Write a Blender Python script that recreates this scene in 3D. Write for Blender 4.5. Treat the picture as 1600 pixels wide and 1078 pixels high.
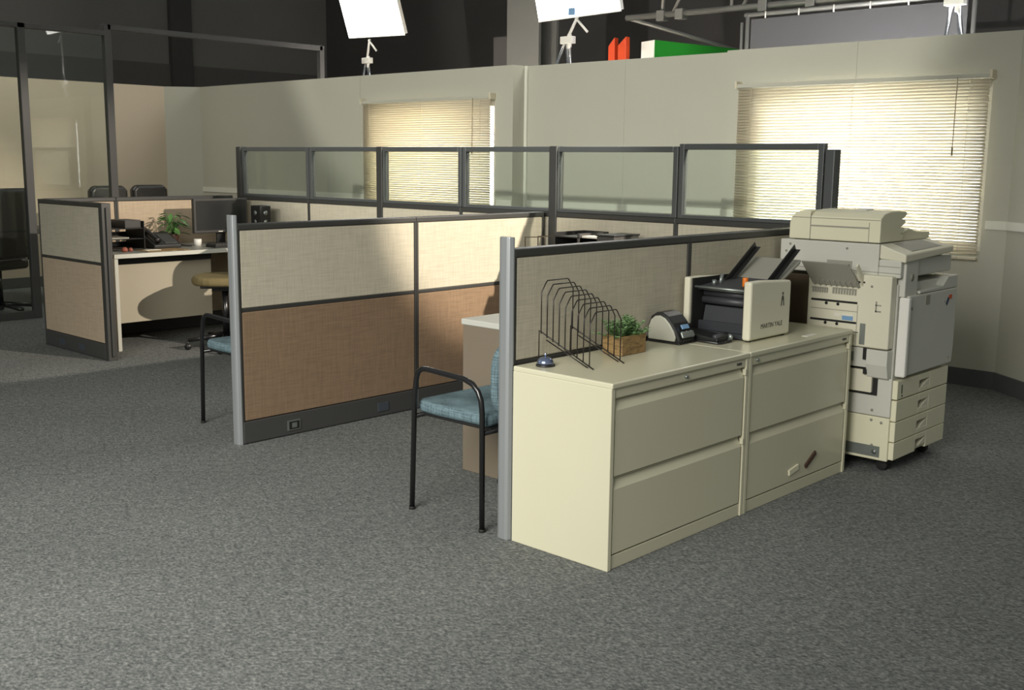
import bpy, bmesh, math, random
from mathutils import Vector, Matrix
random.seed(7)
PI = math.pi
C = bpy.context.scene.collection
SC = bpy.context.scene
for o in list(bpy.data.objects):
    bpy.data.objects.remove(o)

# ------------------------------------------------------------------ camera
def make_camera():
    pos = Vector((-2.9651, -2.2939, 1.4558))
    yaw, pit, rol, f = math.radians(-46.918), math.radians(-9.5211), math.radians(0.5791), 1705.96
    fw = Vector((math.sin(-yaw) * math.cos(pit), math.cos(yaw) * math.cos(pit), math.sin(pit)))
    r = fw.cross(Vector((0, 0, 1))).normalized()
    u = r.cross(fw)
    r2 = r * math.cos(rol) + u * math.sin(rol)
    u2 = -r * math.sin(rol) + u * math.cos(rol)
    m = Matrix((r2, u2, -fw)).transposed().to_4x4()
    m.translation = pos
    cd = bpy.data.cameras.new('camera')
    cd.sensor_width = 36
    cd.lens = f * 36 / 1600
    cd.shift_y = -2 / 1600
    cd.clip_end = 100
    o = bpy.data.objects.new('camera', cd)
    o.matrix_world = m
    C.objects.link(o)
    SC.camera = o
make_camera()

# ------------------------------------------------------------------ world, exposure, lights
SC.view_settings.view_transform = 'Standard'
SC.view_settings.look = 'None'
SC.view_settings.exposure = 0.0
SC.view_settings.gamma = 1.0
SC.view_settings.use_curve_mapping = False
w = bpy.data.worlds.new('world')
SC.world = w
w.use_nodes = True
w.node_tree.nodes['Background'].inputs[0].default_value = (0.93, 0.97, 0.90, 1)
w.node_tree.nodes['Background'].inputs[1].default_value = 0.225

def area(name, loc, aim, sx, sy, power, col, spread=180):
    l = bpy.data.lights.new(name, 'AREA')
    l.shape = 'RECTANGLE'
    l.size, l.size_y, l.energy, l.color = sx, sy, power, col
    l.spread = math.radians(spread)
    o = bpy.data.objects.new(name, l)
    o.location = loc
    o.rotation_euler = (Vector(aim) - Vector(loc)).to_track_quat('-Z', 'Y').to_euler()
    C.objects.link(o)
    return o
def spot(name, loc, aim, power, col, ang, blend, size):
    l = bpy.data.lights.new(name, 'SPOT')
    l.energy, l.color, l.spot_size, l.spot_blend, l.shadow_soft_size = power, col, math.radians(ang), blend, size
    o = bpy.data.objects.new(name, l)
    o.location = loc
    o.rotation_euler = (Vector(aim) - Vector(loc)).to_track_quat('-Z', 'Y').to_euler()
    C.objects.link(o)
    return o
# big soft key from the open side of the set
area('key_light', (-4.8, -0.45, 2.9), (-.6, 1.5, 0.2), 3.4, 2.4, 108, (1.0, 0.98, 0.92), 80)
# flood lamp with barn doors: its beam edge falls across the wide blind
spot('flood_lamp_light', (-6.0, 2.6, 3.2), (4.356, 4.07, 4.02), 1850, (1.0, 0.97, 0.89), 44.0, 0.2, 0.08)
# unseen film lamp to the right, placed by the chair shadow it casts
spot('film_lamp_light', (3.2, -2.0, 3.3), (1.55, 5.5, 0.50), 2350, (1.0, 0.89, 0.76), 29, 0.35, 0.05)
# fill added over the conference area to brighten the back wall
area('conference_fill_light', (1.6, 8.3, 3.5), (2.9, 9.98, 1.5), 1.2, 0.6, 24, (1.0, 0.95, 0.86))
# lamps standing outside behind the two blinds
area('window_lamp_light', (5.2, 1.35, 1.5), (4.36, 1.35, 1.45), 1.9, 1.2, 340, (0.95, 0.94, 1.0))
area('far_window_lamp_light', (5.2, 5.8, 1.5), (4.3, 5.8, 1.48), 1.9, 1.2, 175, (1.0, 0.89, 0.80))

# ------------------------------------------------------------------ materials
def lin(c):
    c = c / 255
    return c / 12.92 if c <= 0.04045 else ((c + 0.055) / 1.055) ** 2.4
def rgb(*c):
    return tuple(lin(x) for x in c) + (1,)
def newmat(name):
    m = bpy.data.materials.new(name)
    m.use_nodes = True
    nt = m.node_tree
    return m, nt, nt.nodes['Principled BSDF']
def mat(name, col, rough=0.5, metal=0.0, var=0.05, scale=6.0, bump=0.0, bscale=200.0, spec=0.5, coat=0.0):
    m, nt, b = newmat(name)
    N, L = nt.nodes, nt.links
    tc = N.new('ShaderNodeTexCoord')
    no = N.new('ShaderNodeTexNoise')
    no.inputs['Scale'].default_value = scale
    no.inputs['Detail'].default_value = 5
    L.new(tc.outputs['Object'], no.inputs['Vector'])
    mx = N.new('ShaderNodeMix')
    mx.data_type = 'RGBA'
    c = rgb(*col)
    mx.inputs[6].default_value = tuple(x * (1 - var) for x in c[:3]) + (1,)
    mx.inputs[7].default_value = tuple(min(1, x * (1 + var)) for x in c[:3]) + (1,)
    L.new(no.outputs['Fac'], mx.inputs[0])
    L.new(mx.outputs[2], b.inputs['Base Color'])
    b.inputs['Roughness'].default_value = rough
    b.inputs['Metallic'].default_value = metal
    b.inputs['Specular IOR Level'].default_value = spec
    b.inputs['Coat Weight'].default_value = coat
    if bump:
        n2 = N.new('ShaderNodeTexNoise')
        n2.inputs['Scale'].default_value = bscale
        n2.inputs['Detail'].default_value = 3
        L.new(tc.outputs['Object'], n2.inputs['Vector'])
        bp = N.new('ShaderNodeBump')
        bp.inputs['Strength'].default_value = bump
        bp.inputs['Distance'].default_value = 0.002
        L.new(n2.outputs['Fac'], bp.inputs['Height'])
        L.new(bp.outputs['Normal'], b.inputs['Normal'])
    return m
def fabric(name, col, fine=150.0, contrast=0.16, rough=0.95):
    """woven cloth: two stretched noises, one along each thread direction"""
    m, nt, b = newmat(name)
    N, L = nt.nodes, nt.links
    tc = N.new('ShaderNodeTexCoord')
    outs = []
    for sc in ((8, 8, fine), (fine, fine, 8)):
        mp = N.new('ShaderNodeMapping')
        mp.inputs['Scale'].default_value = sc
        L.new(tc.outputs['Object'], mp.inputs['Vector'])
        no = N.new('ShaderNodeTexNoise')
        no.inputs['Scale'].default_value = 1.0
        no.inputs['Detail'].default_value = 3
        L.new(mp.outputs['Vector'], no.inputs['Vector'])
        outs.append(no.outputs['Fac'])
    ad = N.new('ShaderNodeMath')
    ad.operation = 'ADD'
    L.new(outs[0], ad.inputs[0]); L.new(outs[1], ad.inputs[1])
    rg = N.new('ShaderNodeMapRange')
    rg.inputs[1].default_value = 0.7; rg.inputs[2].default_value = 1.3
    L.new(ad.outputs[0], rg.inputs[0])
    mx = N.new('ShaderNodeMix')
    mx.data_type = 'RGBA'
    c = rgb(*col)
    mx.inputs[6].default_value = tuple(x * (1 - contrast) for x in c[:3]) + (1,)
    mx.inputs[7].default_value = tuple(min(1, x * (1 + contrast)) for x in c[:3]) + (1,)
    L.new(rg.outputs[0], mx.inputs[0])
    L.new(mx.outputs[2], b.inputs['Base Color'])
    b.inputs['Roughness'].default_value = rough
    b.inputs['Specular IOR Level'].default_value = 0.15
    bp = N.new('ShaderNodeBump')
    bp.inputs['Strength'].default_value = 0.25
    bp.inputs['Distance'].default_value = 0.002
    L.new(ad.outputs[0], bp.inputs['Height'])
    L.new(bp.outputs['Normal'], b.inputs['Normal'])
    return m
def carpet_mat():
    m, nt, b = newmat('carpet')
    N, L = nt.nodes, nt.links
    tc = N.new('ShaderNodeTexCoord')
    mp = N.new('ShaderNodeMapping')
    mp.inputs['Scale'].default_value = (1.0, 0.7, 1.0)
    mp.inputs['Rotation'].default_value = (0, 0, 0.6)
    L.new(tc.outputs['Object'], mp.inputs['Vector'])
    n1 = N.new('ShaderNodeTexNoise'); n1.inputs['Scale'].default_value = 95; n1.inputs['Detail'].default_value = 6; n1.inputs['Roughness'].default_value = 0.7
    n2 = N.new('ShaderNodeTexNoise'); n2.inputs['Scale'].default_value = 32; n2.inputs['Detail'].default_value = 5; n2.inputs['Roughness'].default_value = 0.7
    n3 = N.new('ShaderNodeTexNoise'); n3.inputs['Scale'].default_value = 1.6; n3.inputs['Detail'].default_value = 3
    for n in (n1, n2): L.new(mp.outputs['Vector'], n.inputs['Vector'])
    L.new(tc.outputs['Object'], n3.inputs['Vector'])
    def madd(a, k, bb):
        q = N.new('ShaderNodeMath'); q.operation = 'MULTIPLY_ADD'
        L.new(a, q.inputs[0]); q.inputs[1].default_value = k
        if isinstance(bb, float): q.inputs[2].default_value = bb
        else: L.new(bb, q.inputs[2])
        return q.outputs[0]
    s = madd(n1.outputs['Fac'], 2.2, madd(n2.outputs['Fac'], 0.9, madd(n3.outputs['Fac'], 0.2, -1.15)))
    rp = N.new('ShaderNodeValToRGB')
    e = rp.color_ramp.elements
    e[0].position, e[0].color = 0.12, rgb(74, 77, 77)
    e[1].position, e[1].color = 0.9, rgb(148, 149, 145)
    q = e.new(0.5); q.color = rgb(109, 111, 109)
    L.new(s, rp.inputs[0])
    L.new(rp.outputs[0], b.inputs['Base Color'])
    b.inputs['Roughness'].default_value = 1.0
    b.inputs['Specular IOR Level'].default_value = 0.05
    bp = N.new('ShaderNodeBump'); bp.inputs['Strength'].default_value = 0.6; bp.inputs['Distance'].default_value = 0.004
    L.new(n1.outputs['Fac'], bp.inputs['Height'])
    L.new(bp.outputs['Normal'], b.inputs['Normal'])
    return m
def glass_mat(name, tint):
    m, nt, b = newmat(name)
    N, L = nt.nodes, nt.links
    out = N['Material Output']
    tr = N.new('ShaderNodeBsdfTransparent'); tr.inputs[0].default_value = tint
    gl = N.new('ShaderNodeBsdfGlossy'); gl.inputs['Roughness'].default_value = 0.01
    fr = N.new('ShaderNodeFresnel'); ge = N.new('ShaderNodeNewGeometry')
    ma = N.new('ShaderNodeMath'); ma.operation = 'MULTIPLY_ADD'; ma.inputs[1].default_value = 1 / 1.5 - 1.5; ma.inputs[2].default_value = 1.5
    L.new(ge.outputs['Backfacing'], ma.inputs[0]); L.new(ma.outputs[0], fr.inputs[0])
    mx = N.new('ShaderNodeMixShader')
    L.new(fr.outputs[0], mx.inputs[0]); L.new(tr.outputs[0], mx.inputs[1]); L.new(gl.outputs[0], mx.inputs[2])
    L.new(mx.outputs[0], out.inputs[0])
    return m
def slat_mat(name, col, trans):
    m, nt, b = newmat(name)
    N, L = nt.nodes, nt.links
    out = N['Material Output']
    b.inputs['Base Color'].default_value = rgb(*col)
    b.inputs['Roughness'].default_value = 0.45
    t = N.new('ShaderNodeBsdfTranslucent'); t.inputs[0].default_value = rgb(*trans)
    mx = N.new('ShaderNodeMixShader'); mx.inputs[0].default_value = 0.45
    L.new(b.outputs[0], mx.inputs[1]); L.new(t.outputs[0], mx.inputs[2]); L.new(mx.outputs[0], out.inputs[0])
    return m
def emit_mat(name, col, s):
    m, nt, b = newmat(name)
    b.inputs['Base Color'].default_value = col
    b.inputs['Emission Color'].default_value = col
    b.inputs['Emission Strength'].default_value = s
    return m
def wood_mat(name, c1, c2):
    m, nt, b = newmat(name)
    N, L = nt.nodes, nt.links
    tc = N.new('ShaderNodeTexCoord')
    mp = N.new('ShaderNodeMapping'); mp.inputs['Scale'].default_value = (12, 12, 60)
    L.new(tc.outputs['Object'], mp.inputs['Vector'])
    no = N.new('ShaderNodeTexNoise'); no.inputs['Scale'].default_value = 2; no.inputs['Detail'].default_value = 6; no.inputs['Distortion'].default_value = 1.2
    L.new(mp.outputs['Vector'], no.inputs['Vector'])
    rp = N.new('ShaderNodeValToRGB')
    rp.color_ramp.elements[0].position, rp.color_ramp.elements[0].color = 0.3, rgb(*c1)
    rp.color_ramp.elements[1].position, rp.color_ramp.elements[1].color = 0.7, rgb(*c2)
    L.new(no.outputs['Fac'], rp.inputs[0]); L.new(rp.outputs[0], b.inputs['Base Color'])
    b.inputs['Roughness'].default_value = 0.6
    return m

M = dict(
    carpet=carpet_mat(),
    wall=mat('painted_wall', (188, 187, 172), 0.7, var=0.03, scale=2.0, spec=0.3),
    wall_pink=mat('painted_wall_pinkish', (200, 186, 164), 0.75, var=0.03, scale=2.0, spec=0.3),
    rail=mat('white_rail_paint', (222, 222, 208), 0.5, var=0.02),
    base=mat('grey_vinyl_base', (84, 86, 86), 0.6, var=0.05),
    stage=mat('dark_stage_wall', (118, 116, 112), 0.9, var=0.12, scale=1.2),
    stage_dim=mat('stage_wall_band', (92, 90, 87), 0.9, var=0.1),
    stage_black=mat('black_stage_drape', (72, 70, 69), 0.95, var=0.2, scale=1.0),
    steel=mat('grey_steel', (112, 112, 108), 0.6, 0.2, var=0.05),
    pipe=mat('galvanised_pipe', (150, 150, 146), 0.45, 0.4, var=0.1),
    cream=slat_mat('cream_slats', (232, 224, 204), (246, 240, 226)),
    wand=mat('tan_plastic', (136, 124, 98), 0.5),
    diffusion=slat_mat('diffusion_silk', (236, 234, 228), (246, 245, 240)),
    creamhard=mat('cream_painted_metal', (214, 205, 180), 0.45, var=0.02),
    frame=mat('dark_grey_trim', (60, 60, 58), 0.42, 0.15, var=0.05, spec=0.6),
    frame_l=mat('mid_grey_trim', (84, 87, 87), 0.4, 0.2, var=0.05, spec=0.6),
    silver=mat('satin_aluminium', (178, 182, 183), 0.34, 0.6, var=0.03),
    fab=fabric('oatmeal_panel_fabric', (186, 179, 160), 170, 0.11),
    fabb=fabric('brown_panel_fabric', (134, 112, 90), 170, 0.16),
    fabp=fabric('tan_panel_fabric', (184, 166, 143), 170, 0.11),
    glass=glass_mat('clear_glass', (0.93, 0.96, 0.94, 1)),
    raceway=mat('charcoal_raceway', (66, 66, 65), 0.5, var=0.06),
    blank=mat('blue_grey_blank_plate', (66, 72, 80), 0.5),
    cabinet=mat('putty_enamel', (206, 202, 176), 0.26, var=0.025, scale=3.0, spec=0.5),
    cab_gap=mat('cabinet_shadow_gap', (58, 56, 46), 0.8),
    copier=mat('ivory_plastic', (216, 212, 190), 0.5, var=0.05, scale=5),
    copier_y=mat('yellowed_plastic', (222, 218, 190), 0.5, var=0.05, scale=5),
    copier_g=mat('pale_grey_plastic', (200, 199, 188), 0.5, var=0.05, scale=5),
    copier_d=mat('mid_grey_plastic', (150, 148, 136), 0.55, var=0.06),  # darker grey of the trays, keypad, screws and seams
    slot=mat('black_slot', (26, 25, 23), 0.7),
    metal_dull=mat('zinc_plate', (150, 156, 152), 0.4, 0.7, var=0.15, scale=20),
    black=mat('black_plastic', (32, 32, 32), 0.4, var=0.08),
    blackm=mat('black_enamel_tube', (26, 26, 27), 0.25, var=0.05, spec=0.6),
    wire=mat('black_wire', (52, 48, 46), 0.35, 0.5),
    rubber=mat('rubber_roller', (62, 62, 66), 0.45, var=0.08),
    charcoal=mat('charcoal_panel', (48, 50, 54), 0.55, var=0.08),
    darkpl=mat('dark_grey_plastic', (60, 59, 57), 0.5, var=0.08),
    orange=mat('orange_plastic', (226, 120, 30), 0.45),
    cone=mat('orange_red_plastic', (226, 78, 34), 0.5),
    green_b=mat('green_screen_paint', (28, 140, 34), 0.7, var=0.04),
    cloth_grey=mat('grey_grid_cloth', (80, 80, 81), 0.9, var=0.06, scale=1.5),
    white=mat('white_plastic', (226, 224, 216), 0.45, var=0.03),
    paper=mat('paper', (224, 220, 206), 0.8, var=0.02),
    desk_top_dim=mat('shaded_grey_laminate', (138, 138, 130), 0.4, var=0.04),  # laminate darkened for a top that catches little key light
    desk=mat('grey_laminate', (196, 196, 186), 0.4, var=0.03),
    desk_side=mat('warm_grey_laminate', (170, 162, 142), 0.55, var=0.04),
    desk_b=mat('taupe_laminate', (122, 111, 95), 0.6, var=0.04),
    blue=fabric('blue_upholstery', (98, 117, 123), 220, 0.5),
    olive=fabric('olive_tan_upholstery', (120, 108, 76), 120, 0.12),
    leather=mat('black_leather', (34, 33, 32), 0.38, var=0.1, bump=0.3, bscale=120),
    leaf=mat('green_leaf', (84, 128, 66), 0.5, var=0.3, scale=30),
    leaf2=mat('grey_green_leaf', (122, 156, 104), 0.55, var=0.3, scale=40),
    soil=mat('dark_soil', (48, 38, 30), 0.9),
    terracotta=mat('brown_pot', (66, 42, 32), 0.5),
    wood=wood_mat('weathered_wood', (104, 82, 50), (172, 140, 92)),
    chrome=mat('chrome', (206, 210, 216), 0.14, 1.0, var=0.02),
    bluechrome=mat('blue_steel', (150, 164, 200), 0.2, 0.9, var=0.02),
    silverpl=mat('silver_plastic', (186, 186, 172), 0.32, 0.25, var=0.04),
    bluelbl=mat('blue_sticker', (120, 158, 196), 0.5),
    trinket=mat('faded_red', (150, 84, 66), 0.6, var=0.3, scale=40),
    redlbl=mat('orange_red_sticker', (206, 92, 48), 0.5),
    navylbl=mat('navy_sticker', (52, 66, 96), 0.5),
    ink=mat('grey_ink', (78, 76, 68), 0.6),
    screen=mat('dark_screen', (44, 45, 45), 0.22, var=0.04),
    brownm=mat('brown_magnet', (74, 52, 40), 0.5),
    lampglow=emit_mat('softbox_diffuser', (1.0, 0.97, 0.92, 1), 9.0),
    brown_wire_shade=mat('brown_wire_and_shade', (74, 62, 46), 0.6, var=0.1),  # brown of the wire stand, also stands in for deep shadow
)

# ------------------------------------------------------------------ mesh helpers
class B:
    def __init__(self):
        self.bm = bmesh.new()
        self.mi = 0
    def _tag(self, verts):
        fs = set()
        for v in verts:
            for f in v.link_faces: fs.add(f)
        for f in fs: f.material_index = self.mi
    def box(self, x0, x1, y0, y1, z0, z1):
        r = bmesh.ops.create_cube(self.bm, size=1)
        for v in r['verts']:
            v.co = Vector(((x0 + x1) / 2 + v.co.x * (x1 - x0), (y0 + y1) / 2 + v.co.y * (y1 - y0), (z0 + z1) / 2 + v.co.z * (z1 - z0)))
        self._tag(r['verts'])
        return self
    def hexa(self, pts):
        """8 corners: bottom ring of 4 then top ring of 4"""
        v = [self.bm.verts.new(p) for p in pts]
        for q in ((3, 2, 1, 0), (4, 5, 6, 7), (0, 1, 5, 4), (1, 2, 6, 5), (2, 3, 7, 6), (3, 0, 4, 7)):
            f = self.bm.faces.new([v[i] for i in q]); f.material_index = self.mi
        return self
    def slab(self, p, u, v, n, a, b, t):
        """plate with corner p, unit directions u,v,n and size a,b,t"""
        p, u, v, n = Vector(p), Vector(u).normalized(), Vector(v).normalized(), Vector(n).normalized()
        q = [p, p + u * a, p + u * a + v * b, p + v * b]
        return self.hexa(q + [x + n * t for x in q])
    def prism(self, prof, axis, a, b):
        """profile of 2-D points extruded along an axis ('x': (y,z), 'y': (x,z), 'z': (x,y))"""
        def P(q, t):
            return {'x': (t, q[0], q[1]), 'y': (q[0], t, q[1]), 'z': (q[0], q[1], t)}[axis]
        A = [self.bm.verts.new(P(q, a)) for q in prof]
        D = [self.bm.verts.new(P(q, b)) for q in prof]
        n = len(prof)
        fs = [self.bm.faces.new(A[::-1]), self.bm.faces.new(D)]
        for i in range(n):
            fs.append(self.bm.faces.new((A[i], A[(i + 1) % n], D[(i + 1) % n], D[i])))
        for f in fs: f.material_index = self.mi
        return self
    def tube(self, pts, r, seg=10, closed=False, rads=None):
        pts = [Vector(p) for p in pts]
        n = len(pts)
        rings = []
        up = None
        for i, p in enumerate(pts):
            if closed: t = (pts[(i + 1) % n] - pts[i - 1])
            elif i == 0: t = pts[1] - p
            elif i == n - 1: t = p - pts[i - 1]
            else: t = (pts[i + 1] - p).normalized() + (p - pts[i - 1]).normalized()
            t.normalize()
            if up is None:
                up = Vector((0, 0, 1)) if abs(t.z) < 0.9 else Vector((1, 0, 0))
            a = t.cross(up).normalized()
            up = a.cross(t).normalized()
            k = rads[i] if rads else r
            rings.append([self.bm.verts.new(p + a * (k * math.cos(2 * PI * j / seg)) + up * (k * math.sin(2 * PI * j / seg))) for j in range(seg)])
        fs = []
        for i in range(n if closed else n - 1):
            A, D = rings[i], rings[(i + 1) % n]
            for j in range(seg):
                fs.append(self.bm.faces.new((A[j], A[(j + 1) % seg], D[(j + 1) % seg], D[j])))
        if not closed:
            fs.append(self.bm.faces.new(rings[0][::-1])); fs.append(self.bm.faces.new(rings[-1]))
        for f in fs: f.material_index = self.mi; f.smooth = True
        return self
    def cyl(self, a, b, r, seg=20):
        return self.tube([a, b], r, seg)
    def lathe(self, prof, c=(0, 0, 0), seg=28):
        rings = []
        for r, z in prof:
            rings.append([self.bm.verts.new((c[0] + r * math.cos(2 * PI * j / seg), c[1] + r * math.sin(2 * PI * j / seg), c[2] + z)) for j in range(seg)])
        fs = []
        for A, D in zip(rings, rings[1:]):
            for j in range(seg):
                fs.append(self.bm.faces.new((A[j], A[(j + 1) % seg], D[(j + 1) % seg], D[j])))
        fs.append(self.bm.faces.new(rings[0][::-1])); fs.append(self.bm.faces.new(rings[-1]))
        for f in fs: f.material_index = self.mi; f.smooth = True
        return self
    def leaf(self, base, tip, width, droop=0.2, side=None, n=5):
        base, tip = Vector(base), Vector(tip)
        d = tip - base
        s = d.cross(Vector((0, 0, 1)))
        if s.length < 1e-5: s = Vector((1, 0, 0))
        s.normalize()
        if side is not None: s = Matrix.Rotation(side, 3, d.normalized()) @ s
        row = []
        for i in range(n + 1):
            t = i / n
            p = base + d * t + Vector((0, 0, -droop * d.length * t * t))
            wd = width * math.sin(PI * min(0.97, 0.08 + 0.92 * t)) * 0.5
            row.append((self.bm.verts.new(p - s * wd), self.bm.verts.new(p + Vector((0, 0, -wd * 0.35))), self.bm.verts.new(p + s * wd)))
        for A, D in zip(row, row[1:]):
            for j in (0, 1):
                f = self.bm.faces.new((A[j], A[j + 1], D[j + 1], D[j])); f.material_index = self.mi; f.smooth = True
        return self

def finish(o, bevel=0.0, sub=0, segs=2):
    if bevel:
        md = o.modifiers.new('bevel', 'BEVEL')
        md.width, md.segments, md.limit_method, md.angle_limit = bevel, segs, 'ANGLE', math.radians(40)
        md.harden_normals = False
    if sub:
        md = o.modifiers.new('subdivision', 'SUBSURF')
        md.levels = md.render_levels = sub
        for f in o.data.polygons: f.use_smooth = True
def obj(name, b, mats, parent=None, bevel=0.0, sub=0, label=None, segs=2, local=False):
    """one mesh object; coordinates are world ones unless local=True, then they are the parent's"""
    me = bpy.data.meshes.new(name)
    bmesh.ops.recalc_face_normals(b.bm, faces=b.bm.faces)
    b.bm.to_mesh(me); b.bm.free()
    if not isinstance(mats, (list, tuple)): mats = [mats]
    for m in mats: me.materials.append(M[m] if isinstance(m, str) else m)
    o = bpy.data.objects.new(name, me)
    C.objects.link(o)
    if parent is not None:
        o.parent = parent
        if not local:
            p, off = parent, Vector((0, 0, 0))
            while p is not None:
                off += p.location; p = p.parent
            me.transform(Matrix.Translation(-off))
    finish(o, bevel, sub, segs)
    if label: o['label'] = label
    return o
def tag(o, label, cat, group=None):
    o['label'], o['category'] = label, cat
    if group: o['group'] = group
    return o
def thing(name, loc, label, cat, group=None, rz=0.0):
    o = bpy.data.objects.new(name, None)
    o.empty_display_size = 0.1
    C.objects.link(o)
    o.location = loc
    o.rotation_euler = (0, 0, rz)
    return tag(o, label, cat, group)
def struct(name, b, mats, parent=None, bevel=0.0):
    o = obj(name, b, mats, parent, bevel)
    if parent is None: o['kind'] = 'structure'
    return o
def dup(root, loc, rz=None, label=None):
    r = root.copy(); C.objects.link(r); r.location = loc
    if rz is not None: r.rotation_euler = (0, 0, rz)
    if label: r['label'] = label
    for ch in root.children:
        c = ch.copy(); C.objects.link(c); c.parent = r
        for g in ch.children:
            d = g.copy(); C.objects.link(d); d.parent = c
    return r
def text(name, s, size, mtx, material, parent, extrude=0.0004):
    cu = bpy.data.curves.new(name, 'FONT')
    cu.body = s; cu.size = size; cu.extrude = extrude; cu.align_x = 'CENTER'; cu.align_y = 'CENTER'
    t = bpy.data.objects.new('tmp', cu)
    C.objects.link(t)
    dg = bpy.context.evaluated_depsgraph_get()
    me = bpy.data.meshes.new_from_object(t.evaluated_get(dg))
    bpy.data.objects.remove(t)
    me.name = name
    me.transform(mtx)
    me.transform(Matrix.Translation(-parent.location))
    me.materials.clear(); me.materials.append(M[material])
    o = bpy.data.objects.new(name, me); C.objects.link(o); o.parent = parent
    return o

# ================================================================== SETTING
WH = 2.293                                            # height of the set walls
struct('floor', B().box(-9, 9.5, -6, 15, -0.1, 0), 'carpet')
def wall_with_opening(x, y0, y1, oy0, oy1, oz0, oz1, t=0.1):
    return (B().box(x, x + t, y0, oy0, 0, WH).box(x, x + t, oy1, y1, 0, WH)
            .box(x, x + t, oy0, oy1, 0, oz0).box(x, x + t, oy0, oy1, oz1, WH))
# right wall: near flat, set-back middle flat, far flat
XN, XM, XF = 4.356, 4.47, 4.30
wr = wall_with_opening(XN, 0.205, 2.35, 0.365, 2.12, 0.9, 1.99)
wr.box(XM, XM + 0.1, 2.25, 4.56, 0, WH)
for args in ((XF, XF + .1, 4.52, 4.735, 0, WH), (XF, XF + .1, 6.54, 9.70, 0, WH), (XF, XF + .1, 4.735, 6.54, 0, .95), (XF, XF + .1, 4.735, 6.54, 1.99, WH)):
    wr.box(*args)
wr.box(XF + 0.1, XM + 0.1, 4.52, 4.56, 0, WH)
struct('wall_right', wr, 'wall')
# angled flats in the two corners
cn = B().prism([(4.356, 0.205), (3.70, -0.61), (3.76, -0.68), (4.456, 0.205)], 'z', 0, WH)
struct('wall_right_corner', cn, 'wall')
cr = B().prism([(4.30, 9.70), (4.40, 9.70), (4.05, 10.08), (3.98, 9.98)], 'z', 0, WH)
struct('wall_rear_corner', cr, 'wall')
struct('wall_rear', B().box(-2.5, 3.98, 9.98, 10.08, 0, WH), 'wall_pink')
# chair rail and baseboards
rail = B().box(XN - .012, XN, .205, .34, 1.045, 1.10).box(XM - .012, XM, 2.35, 4.487, 1.045, 1.10).box(XF - .012, XF, 6.56, 9.7, 1.045, 1.10).box(XF - .012, XF, 4.52, 4.71, 1.045, 1.10).box(XN - .012, XN, 2.215, 2.35, 1.045, 1.10)
dn = Vector((4.356 - 3.70, 0.205 + 0.61, 0)).normalized(); nn = Vector((-dn.y, dn.x, 0))
rail.slab(Vector((3.70, -.61, 1.045)), dn, (0, 0, 1), nn, 1.046, .055, .012)
struct('trim_1', rail, 'rail')
bb = B().box(XN - .014, XN, .205, 2.35, 0, .115).box(XM - .014, XM, 2.35, 4.52, 0, .115).box(XF - .014, XF, 4.52, 9.7, 0, .115)
bb.slab(Vector((3.70, -.61, 0)), dn, (0, 0, 1), nn, 1.046, .115, .014)
struct('baseboard_right', bb, 'base')
struct('baseboard_rear', B().box(-2.5, 3.98, 9.966, 9.98, 0, .115), 'base')
struct('trim_2', B().box(XM - .022, XM - .001, 4.488, 4.519, 0, WH), 'rail')      # pale strip closing the joint of two flats
struct('trim_3', B().box(XF - .004, XF, 6.66, 6.672, 0, WH).box(XM - .003, XM, 3.4, 3.41, 0, WH).box(XN - .003, XN, 1.3, 1.308, 1.99, WH), 'wall')
# windows behind the blinds
def window(n, x, y0, y1, z0, z1):
    f = B()
    t = .045
    f.box(x + .03, x + .09, y0, y0 + t, z0, z1).box(x + .03, x + .09, y1 - t, y1, z0, z1)
    f.box(x + .03, x + .09, y0 + t, y1 - t, z0, z0 + t).box(x + .03, x + .09, y0 + t, y1 - t, z1 - t, z1)
    o = struct('window_%d' % n, f, 'white')
    obj('pane', B().box(x + .055, x + .061, y0 + t, y1 - t, z0 + t, z1 - t), 'glass', o)
window(1, XN, .365, 2.12, .9, 1.99)
window(2, XF, 4.735, 6.54, .95, 1.99)
# dark sound stage beyond the set
struct('wall_stage_rear', B().box(-9, 9.6, 14.0, 14.1, 0, 7), 'stage')
struct('wall_stage_right', B().box(9.5, 9.6, -6, 14.0, 0, 7), 'stage_black')
struct('trim_4', B().box(6.37, 6.74, 13.9, 14.0, 0, 7), 'stage_black')             # black pillar on the stage wall
struct('trim_5', B().box(2.0, 9.5, 13.97, 14.0, 2.55, 2.92), 'stage_dim')
col = B().box(6.43, 6.47, 6.13, 6.62, 0, 6).box(6.73, 6.77, 6.13, 6.62, 0, 6).box(6.47, 6.73, 6.36, 6.40, 0, 6)
struct('trim_6', col, 'steel')                                                       # steel column
struct('trim_7', B().box(6.55, 6.75, 6.62, 6.95, 2.35, 2.88), 'stage_black')

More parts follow.
